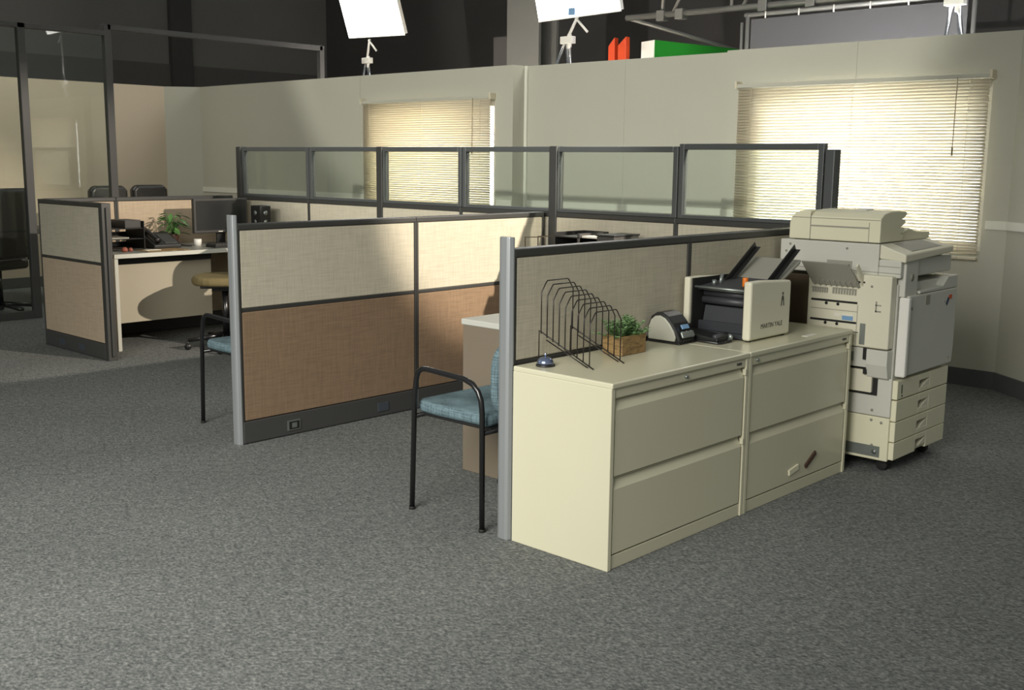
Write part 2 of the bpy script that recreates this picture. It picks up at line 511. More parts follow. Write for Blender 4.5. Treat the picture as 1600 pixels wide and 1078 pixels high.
# ================================================================== WINDOW BLINDS
def blind(loc_x, y0, y1, z0, z1, label, wand_y, off):
    t = thing('venetian_blind', (loc_x - off, (y0 + y1) / 2, z1), label, 'blind', 'venetian blinds on the right wall')
    x = loc_x - off
    obj('headrail', B().box(x - .02, x + .02, y0 - .01, y1 + .01, z1, z1 + .03), 'wall', t, .004)
    sb = B()
    pitch = .0212
    n = int((z1 - z0 - .02) / pitch)
    ang = math.radians(46)
    hx, hz = .0137 * math.cos(ang), .0137 * math.sin(ang)
    for i in range(n):
        z = z1 - .012 - i * pitch
        ps = []
        for k in (-1, 0, 1):
            cx = x - hx * k + (.0018 if k == 0 else 0)
            cz = z + hz * k
            ps.append((cx, cz))
        v = [[sb.bm.verts.new((px, y, pz)) for y in (y0, y1)] for px, pz in ps]
        for a, c in zip(v, v[1:]):
            f = sb.bm.faces.new((a[0], a[1], c[1], c[0])); f.smooth = True
    s = obj('slats', sb, 'cream', t)
    md = s.modifiers.new('solid', 'SOLIDIFY'); md.thickness = .0006
    obj('bottom_rail', B().box(x - .012, x + .012, y0, y1, z0, z0 + .018), 'creamhard', t, .003)
    for k, yy in enumerate((y0 + .12, (y0 + y1) / 2, y1 - .12)):
        obj('ladder_cord', B().cyl((x - .016, yy, z0), (x - .016, yy, z1), .0012, 6), 'creamhard', t)
    obj('tilt_wand', B().cyl((x - .035, wand_y, z1 - .44), (x - .03, wand_y, z1 + .01), .003, 8).cyl((x - .035, wand_y, z1 - .49), (x - .035, wand_y, z1 - .44), .006, 8), 'wand', t)
    for yy in (y0 - .012, y1 + .012):
        obj('bracket', B().box(x - .025, loc_x, yy - .008, yy + .008, z1 - .005, z1 + .05), 'creamhard', t, .002)
    return t
blind(XN, .365, 2.205, .845, 2.005, 'wide bright white venetian blind on the right wall behind the photocopier', .56, .055)
blind(XF, 4.75, 6.56, .90, 2.005, 'narrower warm cream venetian blind behind the glass-topped cubicle partition', 4.95, .05)

# unseen white cloths, added behind the two windows to spread the lamp light
for y0, y1, x, lb in ((.12, 2.75, 4.68, 'added white diffusion cloth behind the wide blind'), (4.62, 7.0, 4.70, 'added white diffusion cloth behind the warm cream blind')):
    t = thing('added_diffusion_cloth', (x, (y0 + y1) / 2, 0), lb, 'cloth')
    cl = B()
    nn_ = 60
    cols = []
    for i in range(nn_ + 1):
        yy = y0 + .02 + (y1 - y0 - .04) * i / nn_
        xx = x + .012 * math.sin(yy * 9.0) + .006 * math.sin(yy * 23.0)
        cols.append((cl.bm.verts.new((xx, yy, .62)), cl.bm.verts.new((x, yy, 2.188))))
    for A, D in zip(cols, cols[1:]):
        cl.bm.faces.new((A[0], D[0], D[1], A[1])).smooth = True
    obj('cloth', cl, 'diffusion', t)
    obj('pipe_frame', B().tube([(x, y0, .01), (x, y0, 2.2), (x, y1, 2.2), (x, y1, .01)], .014, 8), 'pipe', t)
# ================================================================== CUBICLE PANELS
PH = 1.13
def panel(name, p, rz, L, label, group, glass=False, low='fabb', top='fabp', th=.06, endcap=None, outlets=(), gh=1.547, ends=(1, 1), topfab='fab'):
    """a partition module: local x runs along it from p, local y through it"""
    t = thing(name, p, label, 'partition', group, rz)
    h = th / 2
    f = B()
    s = .014
    if ends[0]: f.box(0, s, -h, h, 0, PH)
    if ends[1]: f.box(L - s, L, -h, h, 0, PH)
    f.box(s if ends[0] else 0, L - s if ends[1] else L, -h * .86, h * .86, .685, .705)
    f.box(s, L - s, -h * .5, h * .5, .02, PH - .03)
    obj('frame', f, 'frame', t, .003, local=True)
    obj('top_rail', B().box(0, L, -h - .002, h + .002, PH - .032, PH), 'frame', t, .006, local=True)
    obj('fabric_tile', B().box(s + .003, L - s - .003, -h + .002, h - .002, .706, PH - .033), topfab, t, .004, local=True)
    obj('fabric_tile', B().box(s + .003, L - s - .003, -h + .002, h - .002, .122, .684), low, t, .004, local=True)
    rw = obj('base_raceway', B().box(.004, L - .004, -h - .004, h + .004, .004, .118), 'raceway', t, .004, local=True)
    for k, (px, live) in enumerate(outlets):
        if live:
            q = B()
            q.box(px - .04, px + .04, -h - .009, -h - .003, .028, .082)
            q.mi = 1
            q.box(px - .032, px + .032, -h - .011, -h - .008, .034, .076)
            q.mi = 0
            q.box(px - .015, px + .015, -h - .013, -h - .010, .042, .068)
            obj('power_outlet', q, ['metal_dull', 'slot'], rw, local=True)
        else:
            obj('blank_plate', B().box(px - .04, px + .04, -h - .008, -h - .003, .03, .08), 'blank', rw, .001, local=True)
    if glass:
        g = B()
        w = .034
        g.box(.004, .004 + w, -h * .7, h * .7, PH, gh).box(L - .004 - w, L - .004, -h * .7, h * .7, PH, gh)
        g.box(.004 + w, L - .004 - w, -h * .7, h * .7, gh - w, gh).box(.004 + w, L - .004 - w, -h * .7, h * .7, PH, PH + .022)
        obj('glass_frame', g, 'frame_l', t, .004, local=True)
        obj('glass_pane', B().box(.004 + w, L - .004 - w, -.003, .003, PH + .022, gh - w), 'glass', t, local=True)
    if endcap == 'silver':
        c = B()
        c.prism([(-.026, -.014), (-.022, -.026), (-.008, -.033), (.0, -.033), (.0, .033), (-.008, .033), (-.022, .026), (-.026, .014)], 'z', 0, 1.175)
        obj('end_post', c, 'silver', t, .003, local=True, label='silver aluminium end post')
    elif endcap == 'dark':
        c = B()
        c.box(-.03, 0, -.035, .035, 0, PH + .002).box(-.036, -.028, -.012, .012, .02, PH - .02)
        obj('end_post', c, 'frame', t, .005, local=True)
    return t
G2 = 'panels of the brown and oatmeal partition run'
panel('cubicle_panel', (.075, 2.461, 0), 0, 1.195, 'oatmeal and brown fabric partition with silver end post, live outlet low on it', G2, endcap='silver', outlets=((.31, 1), (.93, 0)))
panel('cubicle_panel', (1.270, 2.461, 0), 0, 1.11, 'oatmeal and brown fabric partition beside the seated blue chair arm, joining the glass partition', G2, outlets=((.52, 0),))
G3 = 'panels behind the filing cabinets'
panel('cubicle_panel', (.012, .512, 0), 0, 1.158, 'oatmeal fabric partition with silver end post directly behind wire rack and left cabinet', G3, endcap='silver')
panel('cubicle_panel', (1.170, .512, 0), 0, 1.21, 'oatmeal fabric partition behind the paper folding machine, running to the photocopier', G3)
panel('cubicle_panel', (.735, 6.141, 0), -PI / 2, .99, 'short partition with pale top and tan lower fabric by dark glazed wall', 'far left cubicle panels', low='fabp', endcap=None, outlets=((.3, 0), (.62, 0)))
# the dark end of that short run
tag(obj('panel_end_trim', B().box(.70, .77, 5.105, 5.15, 0, PH).box(.725, .745, 5.09, 5.106, .03, PH - .03), 'frame', None, .004),
    'dark grey vertical trim closing the near end of the tan partition', 'trim')
G5 = 'tan panels at the back of the far cubicle'
panel('cubicle_panel', (.772, 6.175, 0), 0, .572, 'tan fabric partition behind black letter trays on the far desk', G5, low='fabp', topfab='fabp')
panel('cubicle_panel', (1.345, 6.175, 0), 0, 1.09, 'tan fabric partition behind leafy plant and monitor on the far desk', G5, low='fabp', topfab='fabp')
G6 = 'glass-topped panels of the long partition'
ys = [.50, 1.425, 2.385, 3.24, 4.115, 5.01, 5.975]
gl = ['glass-topped partition nearest the photocopier, wide bright blind seen through it',
      'glass-topped partition second from the photocopier, plain wall and rail seen through',
      'glass-topped partition, third from the photocopier, just left of brown partition joint',
      'glass-topped partition squarely in front of the warm cream blind',
      'glass-topped partition left of the warm cream blind, stripes mirrored in its glass',
      'glass-topped partition at the far left end of its run, above the speaker']
for i in range(6):
    L = ys[i + 1] - ys[i]
    # local x runs towards -y so that face -x of the room is local -y
    panel('glass_partition', (2.441, ys[i + 1], 0), -PI / 2, L, gl[i], G6, glass=True, gh=1.562 if i == 0 else 1.547)
for y, lb in ((2.385, 'dark square post where brown partition meets the glass-topped run'), (4.115, 'dark square post at left edge of the warm blind'), (6.0, 'dark corner post ending the glass-topped run at the far left')):
    tag(obj('partition_post', B().box(2.405, 2.477, y - .034, y + .034, 0, 1.55), 'frame', None, .006), lb, 'post', 'posts of the glass-topped run')
tag(obj('partition_post', B().box(2.405, 2.477, .435, .49, 0, 1.53).box(2.479, 2.50, .455, .50, 0, 1.515), 'frame_l', None, .006), 'grey post ending the glass-topped run just above the photocopier lid', 'post', 'posts of the glass-topped run')

# ================================================================== TALL GLAZED WALL (far left)
t = thing('glazed_partition', (1.9, 7.6, 0), 'tall dark-framed floor to ceiling glass partition at far left', 'partition')
fx = B()
for x, z in ((-1.1, 2.60), (.25, 2.60), (1.275, 2.60), (2.07, 2.66)):
    fx.box(x - .035, x + .035, 7.57, 7.63, 0, z)
fx.box(-1.1, 2.04, 7.57, 7.63, 2.555, 2.60).box(-1.1, 1.24, 7.57, 7.63, 0, .07)
fx.box(2.07, 4.53, 7.57, 7.63, 2.61, 2.66)
fx.box(4.49, 4.55, 7.57, 7.63, 0, 2.66)
obj('frame', fx, 'raceway', t, .004)
for x0, x1 in ((-1.065, .215), (.285, 1.24), (1.31, 2.035)):
    obj('glass_pane', B().box(x0, x1, 7.597, 7.603, .07, 2.555), 'glass', t)

# ================================================================== FILING CABINETS
def cabinet(x0, label):
    W, D, H = .913, .472, .6914
    t = thing('filing_cabinet', (x0 + W / 2, D / 2, 0), label, 'cabinet', 'lateral filing cabinets')
    e = .004
    b = B()
    b.box(x0, x0 + .022, .0, D, 0, H - .02).box(x0 + W - .022, x0 + W, .0, D, 0, H - .02)   # sides
    b.box(x0 + .022, x0 + W - .022, D - .01, D, .0, H - .02)
    b.box(x0 + .022, x0 + W - .022, .006, D - .01, 0, .052)                                # plinth
    b.box(x0 + .022, x0 + W - .022, .03, D - .01, .052, H - .03)                           # carcass core
    b.box(x0 + .022, x0 + W - .022, .004, .03, H - .058, H - .02)                          # head strip
    obj('body', b, 'cabinet', t, .003)
    obj('top', B().box(x0, x0 + W, -.003, D, H - .022, H), 'cabinet', t, .005)
    for z0, z1 in ((.058, .340), (.348, .630)):
        d = B()
        # drawer front with a folded lip forming the finger pull
        prof = [(.004, z0), (.004, z1 - .040), (.020, z1 - .006), (.0285, z1 - .006), (.0285, z0)]
        d.prism(prof, 'x', x0 + .030, x0 + W - .030)
        d.mi = 1
        d.box(x0 + .028, x0 + W - .028, .022, .0295, z1 - .0065, z1 + .006)
        dr = obj('drawer', d, ['cabinet', 'cab_gap'], t, .002)
        obj('finger_pull', B().prism([(.0165, z1 - .004), (.0185, z1 + .001), (.0275, z1 + .001), (.0275, z1 - .004)], 'x', x0 + .034, x0 + W - .034), 'cabinet', dr, .001)
        obj('corner_clip', B().box(x0 + W - .032, x0 + W - .022, -.004, .012, z1 - .03, z1 - .004), 'cabinet', dr, .002)
    lk = B().cyl((x0 + .46 if x0 < .5 else x0 + .06, -.0045, H - .038), (x0 + .46 if x0 < .5 else x0 + .06, .006, H - .038), .007, 14)
    obj('lock', lk, 'metal_dull', t)
    nb = B().box(x0 + W - .09, x0 + W - .055, .002, .005, H - .044, H - .035)
    obj('badge', nb, 'ink', t)
    return t
cabinet(.0, 'putty two-drawer filing cabinet with wire rack and plant on top, nearest the camera')
cabinet(.9155, 'putty two-drawer filing cabinet under the folding machine, two magnets on its lower drawer')
# magnets on the lower drawer
m1 = obj('magnetic_clip', B().slab((1.295, .0055, .088), (.95, 0, .16), (-.16, 0, .95), (0, -1, 0), .085, .028, .008), 'copier_y', None, .003)
tag(m1, 'small cream magnetic clip stuck on the lower right drawer', 'magnet')
m2 = obj('magnet', B().slab((1.445, .0055, .092), (.72, 0, .40), (-.40, 0, .72), (0, -1, 0), .105, .024, .01), 'brownm', None, .004)
tag(m2, 'small dark brown stick magnet slanting on the lower right drawer', 'magnet')
ZT = .6914

# ---------------------------------------------------------------- wire file rack
t = thing('wire_file_rack', (.22, .33, ZT), 'black wire step file rack on the left end of the cabinet', 'rack')
RF, RB = .215, .445        # front and back y
def railz(y): return ZT + .006 + (y - RF) / (RB - RF) * .105
def rx(y): return .148 - (y - RF) / (RB - RF) * .022
Wd = .186
for i in range(9):
    k = i / 8
    y = RB - k * (RB - RF) * .97
    x0 = rx(y); x1 = x0 + Wd; z0 = railz(y); z1 = z0 + .203
    obj('wire_loop', B().tube([(x0, y, z0), (x0, y, z1 - .042), (x0 + .026, y, z1 - .006), (x0 + .034, y, z1), (x1 - .034, y, z1), (x1 - .026, y, z1 - .006), (x1, y, z1 - .042), (x1, y, z0)], .0024, 6), 'wire', t)
for dx in (0, Wd):
    rb = B()
    rb.tube([(rx(RB) + dx, RB + .01, ZT + .003), (rx(RB) + dx, RB + .01, railz(RB) + .012), (rx(RB) + dx + .003, RB - .002, railz(RB) + .006), (rx(RF) + dx, RF - .012, ZT + .003)], .0028, 6)
    rb.tube([(rx(RB) + dx + .008, RB - .02, railz(RB) - .022), (rx(RF) + dx + .006, RF + .02, railz(RF) - .002)], .0024, 6)
    obj('base_rail', rb, 'wire', t)

# ---------------------------------------------------------------- counter bell
bx, by = .085, .385
t = thing('counter_bell', (bx, by, ZT), 'small blue-silver counter bell on the front left corner of the cabinet', 'bell')
obj('base', B().lathe([(.036, 0), (.037, .004), (.033, .009), (.02, .011)], (bx, by, ZT)), 'black', t)
obj('dome', B().lathe([(.032, .010), (.0315, .016), (.028, .024), (.021, .031), (.011, .035), (.003, .036)], (bx, by, ZT)), 'bluechrome', t)
obj('plunger', B().lathe([(.004, .035), (.004, .043), (.006, .045), (.006, .049), (.003, .051)], (bx, by, ZT), 14), 'chrome', t)

# ---------------------------------------------------------------- plant in a wooden box
px, py = .52, .385
t = thing('potted_plant', (px, py, ZT), 'bushy small-leaved green plant in a square wooden box on the cabinet', 'plant')
wb = B()
a, hh = .073, .078
rot = .0
x0, x1, y0, y1 = .455, .612, .305, .405
wb.box(x0, x1, y0, y0 + .012, ZT + .001, ZT + hh).box(x0, x1, y1 - .012, y1, ZT + .001, ZT + hh)
wb.box(x0, x0 + .012, y0 + .012, y1 - .012, ZT + .001, ZT + hh).box(x1 - .012, x1, y0 + .012, y1 - .012, ZT + .001, ZT + hh).box(x0 + .012, x1 - .012, y0 + .012, y1 - .012, ZT + .001, ZT + .012)
bxo = obj('wooden_box', wb, 'wood', t, .002)
obj('soil', B().box(x0 + .0125, x1 - .0125, y0 + .0125, y1 - .0125, ZT + .012, ZT + .06), 'soil', t)
lf = B()
for i in range(74):
    ax, ay = random.uniform(x0 + .02, x1 - .02), random.uniform(y0 + .02, y1 - .02)
    an = random.uniform(0, 2 * PI); sp = random.uniform(.01, .092)
    tipz = ZT + random.uniform(.112, .158)
    tip = Vector((ax + math.cos(an) * sp * 1.2, ay + math.sin(an) * sp * .9, tipz - sp * .42))
    base = Vector((ax, ay, ZT + .055))
    lf.tube([base, (base + tip) / 2 + Vector((0, 0, .008)), tip], .0011, 4)
    for k in range(13):
        u = .25 + .75 * k / 12
        q = base.lerp(tip, u) + Vector((0, 0, .016 * u * (1 - u)))
        a2 = k * 2.4 + i
        d = Vector((math.cos(a2), math.sin(a2), .55)).normalized() * random.uniform(.017, .027)
        lf.leaf(q, q + d, .011, .15, n=3)
obj('foliage', lf, 'leaf2', t)

# ---------------------------------------------------------------- label printer
t = thing('label_printer', (.93, .42, ZT), 'rounded silver and black label printer between the plant and folding machine', 'printer')
def lp_prof(s=1.0, z=0.0, n=22):
    # side view in (y,z): steep at the back, domed, sloping to the front
    pts = [(.338, .004), (.338, .022), (.352, .052), (.375, .088), (.402, .116), (.432, .131), (.462, .129), (.488, .112), (.502, .080), (.507, .040), (.507, .004)]
    cy, cz = .425, .055
    return [(cy + (p - cy) * s, ZT + cz + (q - cz) * s + z) for p, q in pts]
obj('body', B().prism(lp_prof(), 'x', .868, .985), 'black', t, .008, segs=3)
for s, xx in ((-1, .862), (1, .979)):
    pr = [(.360, .012), (.356, .030), (.366, .056), (.388, .086), (.412, .108), (.438, .118), (.464, .114), (.486, .096), (.497, .066), (.499, .030), (.497, .012)]
    obj('side_cover', B().prism([(p, ZT + q) for p, q in pr], 'x', xx, xx + .012), 'silverpl', t, .005, segs=3, label='silver side cover')
fr = B().slab((.882, .336, ZT + .026), (1, 0, 0), (0, .40, .9), (0, -.9, .40), .09, .028, .010)
obj('front_bezel', fr, 'metal_dull', t, .004)
obj('label_slot', B().slab((.893, .334, ZT + .014), (1, 0, 0), (0, .15, 1), (0, -1, .15), .062, .008, .004), 'slot', t)
obj('display', B().slab((.905, .351, ZT + .062), (1, 0, 0), (0, .55, .83), (0, -.83, .55), .05, .02, .006), 'bluelbl', t, .001)
for k in range(3):
    obj('button', B().cyl((.897 + k * .03, .347, ZT + .046), (.897 + k * .03, .340, ZT + .049), .007, 12), 'silverpl', t)
obj('foot_plate', B().box(.864, .989, .335, .505, ZT, ZT + .008), 'black', t, .003)
t.location.x -= .02; t.location.y -= .035

# ---------------------------------------------------------------- folding machine (letter folder)
t = thing('paper_folding_machine', (1.29, .30, ZT), 'boxy ivory paper folding machine with black feed guides on the right cabinet', 'folding machine')
Z0 = ZT + .006
# two side housings: near one and rear one
def housing(y0, y1, x0, x1):
    pr = [(x0, Z0), (x1, Z0), (x1, Z0 + .242), (x0 + .09, Z0 + .256), (x0, Z0 + .256)]
    return B().prism(pr, 'y', y0, y1)
obj('side_housing', housing(.128, .168, 1.118, 1.462), 'copier', t, .011, segs=3)
obj('side_housing', housing(.430, .462, 1.100, 1.462), 'copier', t, .009, segs=3)
obj('inner_plate', B().box(1.118, 1.45, .424, .4295, Z0, Z0 + .25), 'slot', t)
obj('inner_plate', B().box(1.13, 1.45, .1685, .173, Z0, Z0 + .24), 'slot', t)
obj('base_plate', B().box(1.14, 1.45, .173, .424, Z0, Z0 + .02).box(1.17, 1.18, .173, .424, Z0 + .02, Z0 + .06), 'charcoal', t)
obj('fold_plate', B().hexa([(1.19, .18, Z0 + .02), (1.45, .18, Z0 + .02), (1.45, .42, Z0 + .02), (1.19, .42, Z0 + .02), (1.215, .18, Z0 + .125), (1.45, .18, Z0 + .14), (1.45, .42, Z0 + .14), (1.215, .42, Z0 + .125)]), 'charcoal', t, .003)
for x, z, r in ((1.205, .150, .017), (1.215, .180, .015), (1.26, .168, .02)):
    obj('roller', B().cyl((x, .175, Z0 + z), (x, .422, Z0 + z), r, 20), 'rubber', t)
obj('tie_rod', B().cyl((1.135, .17, Z0 + .213), (1.135, .43, Z0 + .213), .0055, 10).cyl((1.16, .17, Z0 + .203), (1.16, .43, Z0 + .203), .005, 10), 'metal_dull', t)
obj('top_deck', B().hexa([(1.17, .173, Z0 + .205), (1.45, .173, Z0 + .225), (1.45, .424, Z0 + .225), (1.17, .424, Z0 + .205), (1.17, .173, Z0 + .215), (1.45, .173, Z0 + .238), (1.45, .424, Z0 + .238), (1.17, .424, Z0 + .215)]), 'charcoal', t, .002)
# feed table rising to the right and two black angle guides
fu = Vector((.80, 0, .36)).normalized(); fn = Vector((-.36, 0, .80)).normalized()
obj('feed_table', B().slab((1.38, .175, Z0 + .20), fu, (0, 1, 0), fn, .27, .25, .010).slab((1.42, .165, Z0 + .222), fu, (0, 1, 0), fn, .20, .018, .012), 'copier_d', t, .003)
for y0, lab in ((.395, 0), (.188, 1)):
    gu = Vector((.84, 0, .54)).normalized(); gn = Vector((-.54, 0, .84)).normalized()
    g = B().slab((1.345, y0, Z0 + .205), gu, (0, 1, 0), gn, .30, .003, .030)
    g.slab((1.345, y0 - .022, Z0 + .205), gu, (0, 1, 0), gn, .30, .022, .003)
    obj('feed_guide', g, 'black', t, .001)
obj('adjust_knob', B().cyl((1.215, .218, Z0 + .222), (1.215, .218, Z0 + .262), .013, 14), 'orange', t, .002, label='orange adjusting knob')
obj('thumb_screw', B().cyl((1.26, .375, Z0 + .215), (1.275, .375, Z0 + .262), .008, 12).cyl((1.22, .38, Z0 + .215), (1.22, .38, Z0 + .24), .01, 12), 'metal_dull', t)
obj('rear_shade_plate', B().box(1.463, 1.475, .20, .42, Z0 + .01, Z0 + .20), 'brown_wire_shade', t, .003)  # dark brown plate standing in for the deep shadow behind the machine
for xx in (1.14, 1.43):
    for yy in (.148, .445):
        obj('foot', B().cyl((xx, yy, ZT), (xx, yy, Z0), .012, 10), 'slot', t)
# maker's lettering and the little figure emblem on the near housing
text('lettering', 'MARTIN YALE', .030, Matrix.Translation((1.30, .1275, Z0 + .055)) @ Matrix.Rotation(PI / 2, 4, 'X'), 'ink', t)
em = B()
em.prism([(1.372, Z0 + .132), (1.378, Z0 + .132), (1.383, Z0 + .158), (1.390, Z0 + .158), (1.395, Z0 + .132), (1.401, Z0 + .132), (1.395, Z0 + .172), (1.388, Z0 + .180), (1.385, Z0 + .180), (1.378, Z0 + .172)], 'y', .1268, .1276)
em.cyl((1.3865, .1268, Z0 + .188), (1.3865, .1276, Z0 + .188), .0065, 14)
obj('emblem', em, 'ink', t)

# ---------------------------------------------------------------- black stacker tray in front of the folder
t = thing('stacker_tray', (1.02, .31, ZT), 'low black sloping stacker tray at the mouth of the folding machine', 'tray')
sb = B()
sb.hexa([(.985, .205, ZT + .004), (1.072, .205, ZT + .004), (1.072, .455, ZT + .004), (.985, .455, ZT + .004),
         (.985, .205, ZT + .022), (1.072, .205, ZT + .030), (1.072, .455, ZT + .052), (.985, .455, ZT + .044)])
obj('body', sb, 'black', t, .004)
obj('edge_rail', B().tube([(.978, .45, ZT + .012), (.978, .2, ZT + .006), (.99, .19, ZT + .006), (1.072, .19, ZT + .006)], .005, 8), 'blackm', t)
obj('roller', B().cyl((.98, .215, ZT + .03), (1.074, .215, ZT + .034), .011, 14).cyl((.98, .40, ZT + .048), (1.074, .40, ZT + .054), .009, 14), 'rubber', t)
obj('end_knob', B().cyl((1.074, .2, ZT + .022), (1.082, .2, ZT + .022), .014, 12), 'metal_dull', t)

tag(obj('white_strip', B().box(1.46, 1.56, .035, .065, ZT, ZT + .0012), 'paper'), 'thin white strip on the right cabinet near the folder', 'paper')  # thin white strip lying on the cabinet top

# ================================================================== PHOTOCOPIER
t = thing('photocopier', (2.24, .14, 0), 'large ivory floor-standing photocopier at the end of the filing cabinets', 'photocopier')
X0, X1, Y0, Y1 = 1.945, 2.535, -.175, .455
b = B()
b.box(X0, X1, Y0 + .02, Y1, .065, .905)                                # main body
obj('body', b, 'copier_g', t, .006)
obj('plinth_cover', B().box(X0 - .018, X0 - .001, Y0 + .012, Y1 - .02, .06, .27), 'copier_y', t, .004)
obj('side_panel', B().box(X0 - .018, X0 - .001, Y0 + .012, Y1 - .02, .273, .46), 'copier_g', t, .004)
obj('zinc_strip', B().box(X0 - .021, X0 - .0185, Y0 + .05, Y1 - .05, .075, .128).cyl((X0 - .024, Y0 + .075, .10), (X0 - .02, Y0 + .075, .10), .012, 12), 'metal_dull', t)
for yy, zz in ((Y0 + .10, .252), (Y0 + .05, .245), (Y0 + .10, .30), (Y0 + .09, .13)):
    obj('screw', B().cyl((X0 - .0195, yy, zz), (X0 - .0178, yy, zz), .007, 10), 'copier_d', t)
# paper drawers on the front
for k, (z0, z1) in enumerate(((.068, .152), (.156, .252), (.256, .356), (.362, .452))):
    d = B()
    hx0, hx1 = 2.19, 2.31
    zc = (z0 + z1) / 2 - .003
    d.box(X0 - .004, hx0, Y0 - .012, Y0 + .018, z0, z1).box(hx1, X1, Y0 - .012, Y0 + .018, z0, z1)
    d.box(hx0, hx1, Y0 - .012, Y0 + .018, zc + .018, z1)
    if k: d.box(hx0, hx1, Y0 - .012, Y0 + .018, z0, zc - .018)
    else: d.box(hx0, hx1, Y0 + .006, Y0 + .018, z0, zc - .018)
    d.mi = 1
    d.box(hx0, hx1, Y0 + .012, Y0 + .019, zc - .018, zc + .018)
    dr = obj('paper_drawer', d, ['copier_y', 'copier_d'], t, .003)
    obj('grip', B().prism([(hx0 + .03, zc - .018), (hx1, zc - .018), (hx1, zc + .018)], 'y', Y0 - .011, Y0 + .010), 'copier', dr, .001)
obj('drawer_switch', B().box(1.985, 1.992, Y0 - .0135, Y0 - .0115, .388, .43).box(1.99, 1.998, Y0 - .0135, Y0 - .0115, .372, .38), 'slot', t)
# big front door with pale grip strip down its left edge
dd = B().prism([(X0 + .045, .468), (X1 + .012, .468), (X1 + .022, .55), (X1 + .022, .85), (X0 + .045, .85)], 'y', Y0 - .02, Y0 + .018)
fd = obj('front_door', dd, 'copier_g', t, .006)
obj('grip_strip', B().box(X0 + .012, X0 + .044, Y0 - .032, Y0 + .018, .468, .845), 'white', fd, .008)
obj('instruction_label', B().box(2.17, 2.22, Y0 - .0215, Y0 - .0198, .795, .84), 'copier_d', fd)
obj('sticker', B().box(2.45, 2.49, Y0 - .0215, Y0 - .0198, .80, .82), 'redlbl', fd, label='orange-red sticker')
obj('sticker', B().slab((2.435, Y0 - .02, .768), (.6, 0, .8), (-.8, 0, .6), (0, -1, 0), .04, .02, .0015), 'navylbl', fd, label='navy blue sticker')
obj('lock_hole', B().cyl((2.40, Y0 - .0222, .795), (2.40, Y0 - .0195, .795), .006, 10).cyl((2.02, Y0 - .0222, .79), (2.02, Y0 - .0195, .79), .007, 10).cyl((2.50, Y0 - .0222, .50), (2.50, Y0 - .0195, .50), .005, 10), 'copier_d', fd)
# right tower with the in-body output tray
obj('output_tower', B().prism([(X0 + .16, .852), (X1 + .02, .852), (X1 + .022, .915), (X1 - .10, .915), (X1 - .16, .872), (X0 + .16, .866)], 'y', Y0 - .018, Y0 + .14), 'copier_g', t, .005)
obj('tray_back', B().box(X0 + .16, X1 + .02, Y0 + .142, Y1 - .05, .905, .935), 'copier', t, .006)
# pillar that carries the control panel
pl = B().box(X0 + .015, X0 + .155, Y0 - .006, Y0 + .06, .845, 1.03)
obj('pillar', pl, 'copier_g', t, .006)
obj('pillar_emblem', B().cyl((X0 + .085, Y0 - .008, .935), (X0 + .085, Y0 - .0055, .935), .018, 16), 'copier_d', t)
# scanner deck
sd = B().box(1.926, X1 - .02, -.06, Y1, .935, 1.088).box(1.926, X1 - .02, Y0 + .005, -.0605, .935, 1.018)
obj('scanner_deck', sd, 'copier_g', t, .006)
obj('deck_seam', B().box(1.9245, 1.9265, Y0 + .006, Y1 - .002, .955, .958).box(1.9245, 1.9265, -.064, -.061, .985, 1.088).box(1.9245, 1.9265, -.06, Y0 + .01, .985, .988), 'copier_d', t)
for yy, zz in ((.40, 1.065), (.10, 1.06), (.42, 1.03)):
    obj('screw', B().cyl((1.9235, yy, zz), (1.9262, yy, zz), .006, 10), 'copier_d', t)
obj('side_vent', B().box(1.9248, 1.9262, .07, .20, .97, 1.0), 'copier_d', t)
# control panel wing that slopes towards the front
cp = B().hexa([(1.927, -.062, 1.02), (2.455, -.062, 1.03), (2.455, -.20, 1.035), (1.927, -.19, 1.008),
               (1.927, -.062, 1.088), (2.455, -.062, 1.092), (2.455, -.20, 1.064), (1.927, -.19, 1.045)])
cpo = obj('control_panel', cp, 'copier', t, .006)
def cpz(x, y): return 1.088 + (1.092 - 1.088) * (x - 1.927) / .528 - (-.062 - y) / .132 * (.043 - .015 * (x - 1.927) / .528)
kq = [(2.03, -.075), (2.36, -.075), (2.37, -.178), (2.03, -.172)]
obj('keypad', B().hexa([(x, y, cpz(x, y) - .001) for x, y in kq] + [(x, y, cpz(x, y) + .003) for x, y in kq]), 'copier_d', cpo, .001)
# platen cover with stacked sheets and the document feeder
pc = B().prism([(2.08, 1.089), (2.52, 1.089), (2.53, 1.122), (2.36, 1.132), (2.28, 1.150), (2.22, 1.135), (2.08, 1.12)], 'y', -.045, .40)
obj('platen_cover', pc, 'copier_y', t, .005)
AX = 1.928
# feeder profile seen from the front (x,z): rounded top falling to the right with paper exits
fp = [(AX, 1.092), (2.17, 1.092), (2.19, 1.118), (2.155, 1.126), (2.20, 1.142), (2.195, 1.156), (2.16, 1.160), (2.205, 1.178), (2.20, 1.192), (2.165, 1.196), (2.215, 1.216), (2.21, 1.232), (2.12, 1.238), (2.03, 1.236), (1.965, 1.226), (AX, 1.205)]
b = B().prism(fp, 'y', -.058, .30)
adf = obj('document_feeder', b, 'copier_y', t, .005)
qb = [(.30, 1.092), (.412, 1.092), (.412, 1.165), (.404, 1.195), (.385, 1.216), (.355, 1.229), (.30, 1.232)]
obj('feeder_end_cover', B().prism(qb, 'x', AX, 2.20), 'copier_y', adf, .006, segs=3)
obj('feeder_seam', B().box(AX - .0015, AX + .001, -.056, .40, 1.196, 1.199).box(AX - .0015, AX + .001, .297, .30, 1.092, 1.22).box(AX - .002, AX + .001, .0, .297, 1.156, 1.163).box(AX - .0015, AX + .001, -.004, -.001, 1.092, 1.185), 'copier_d', adf)
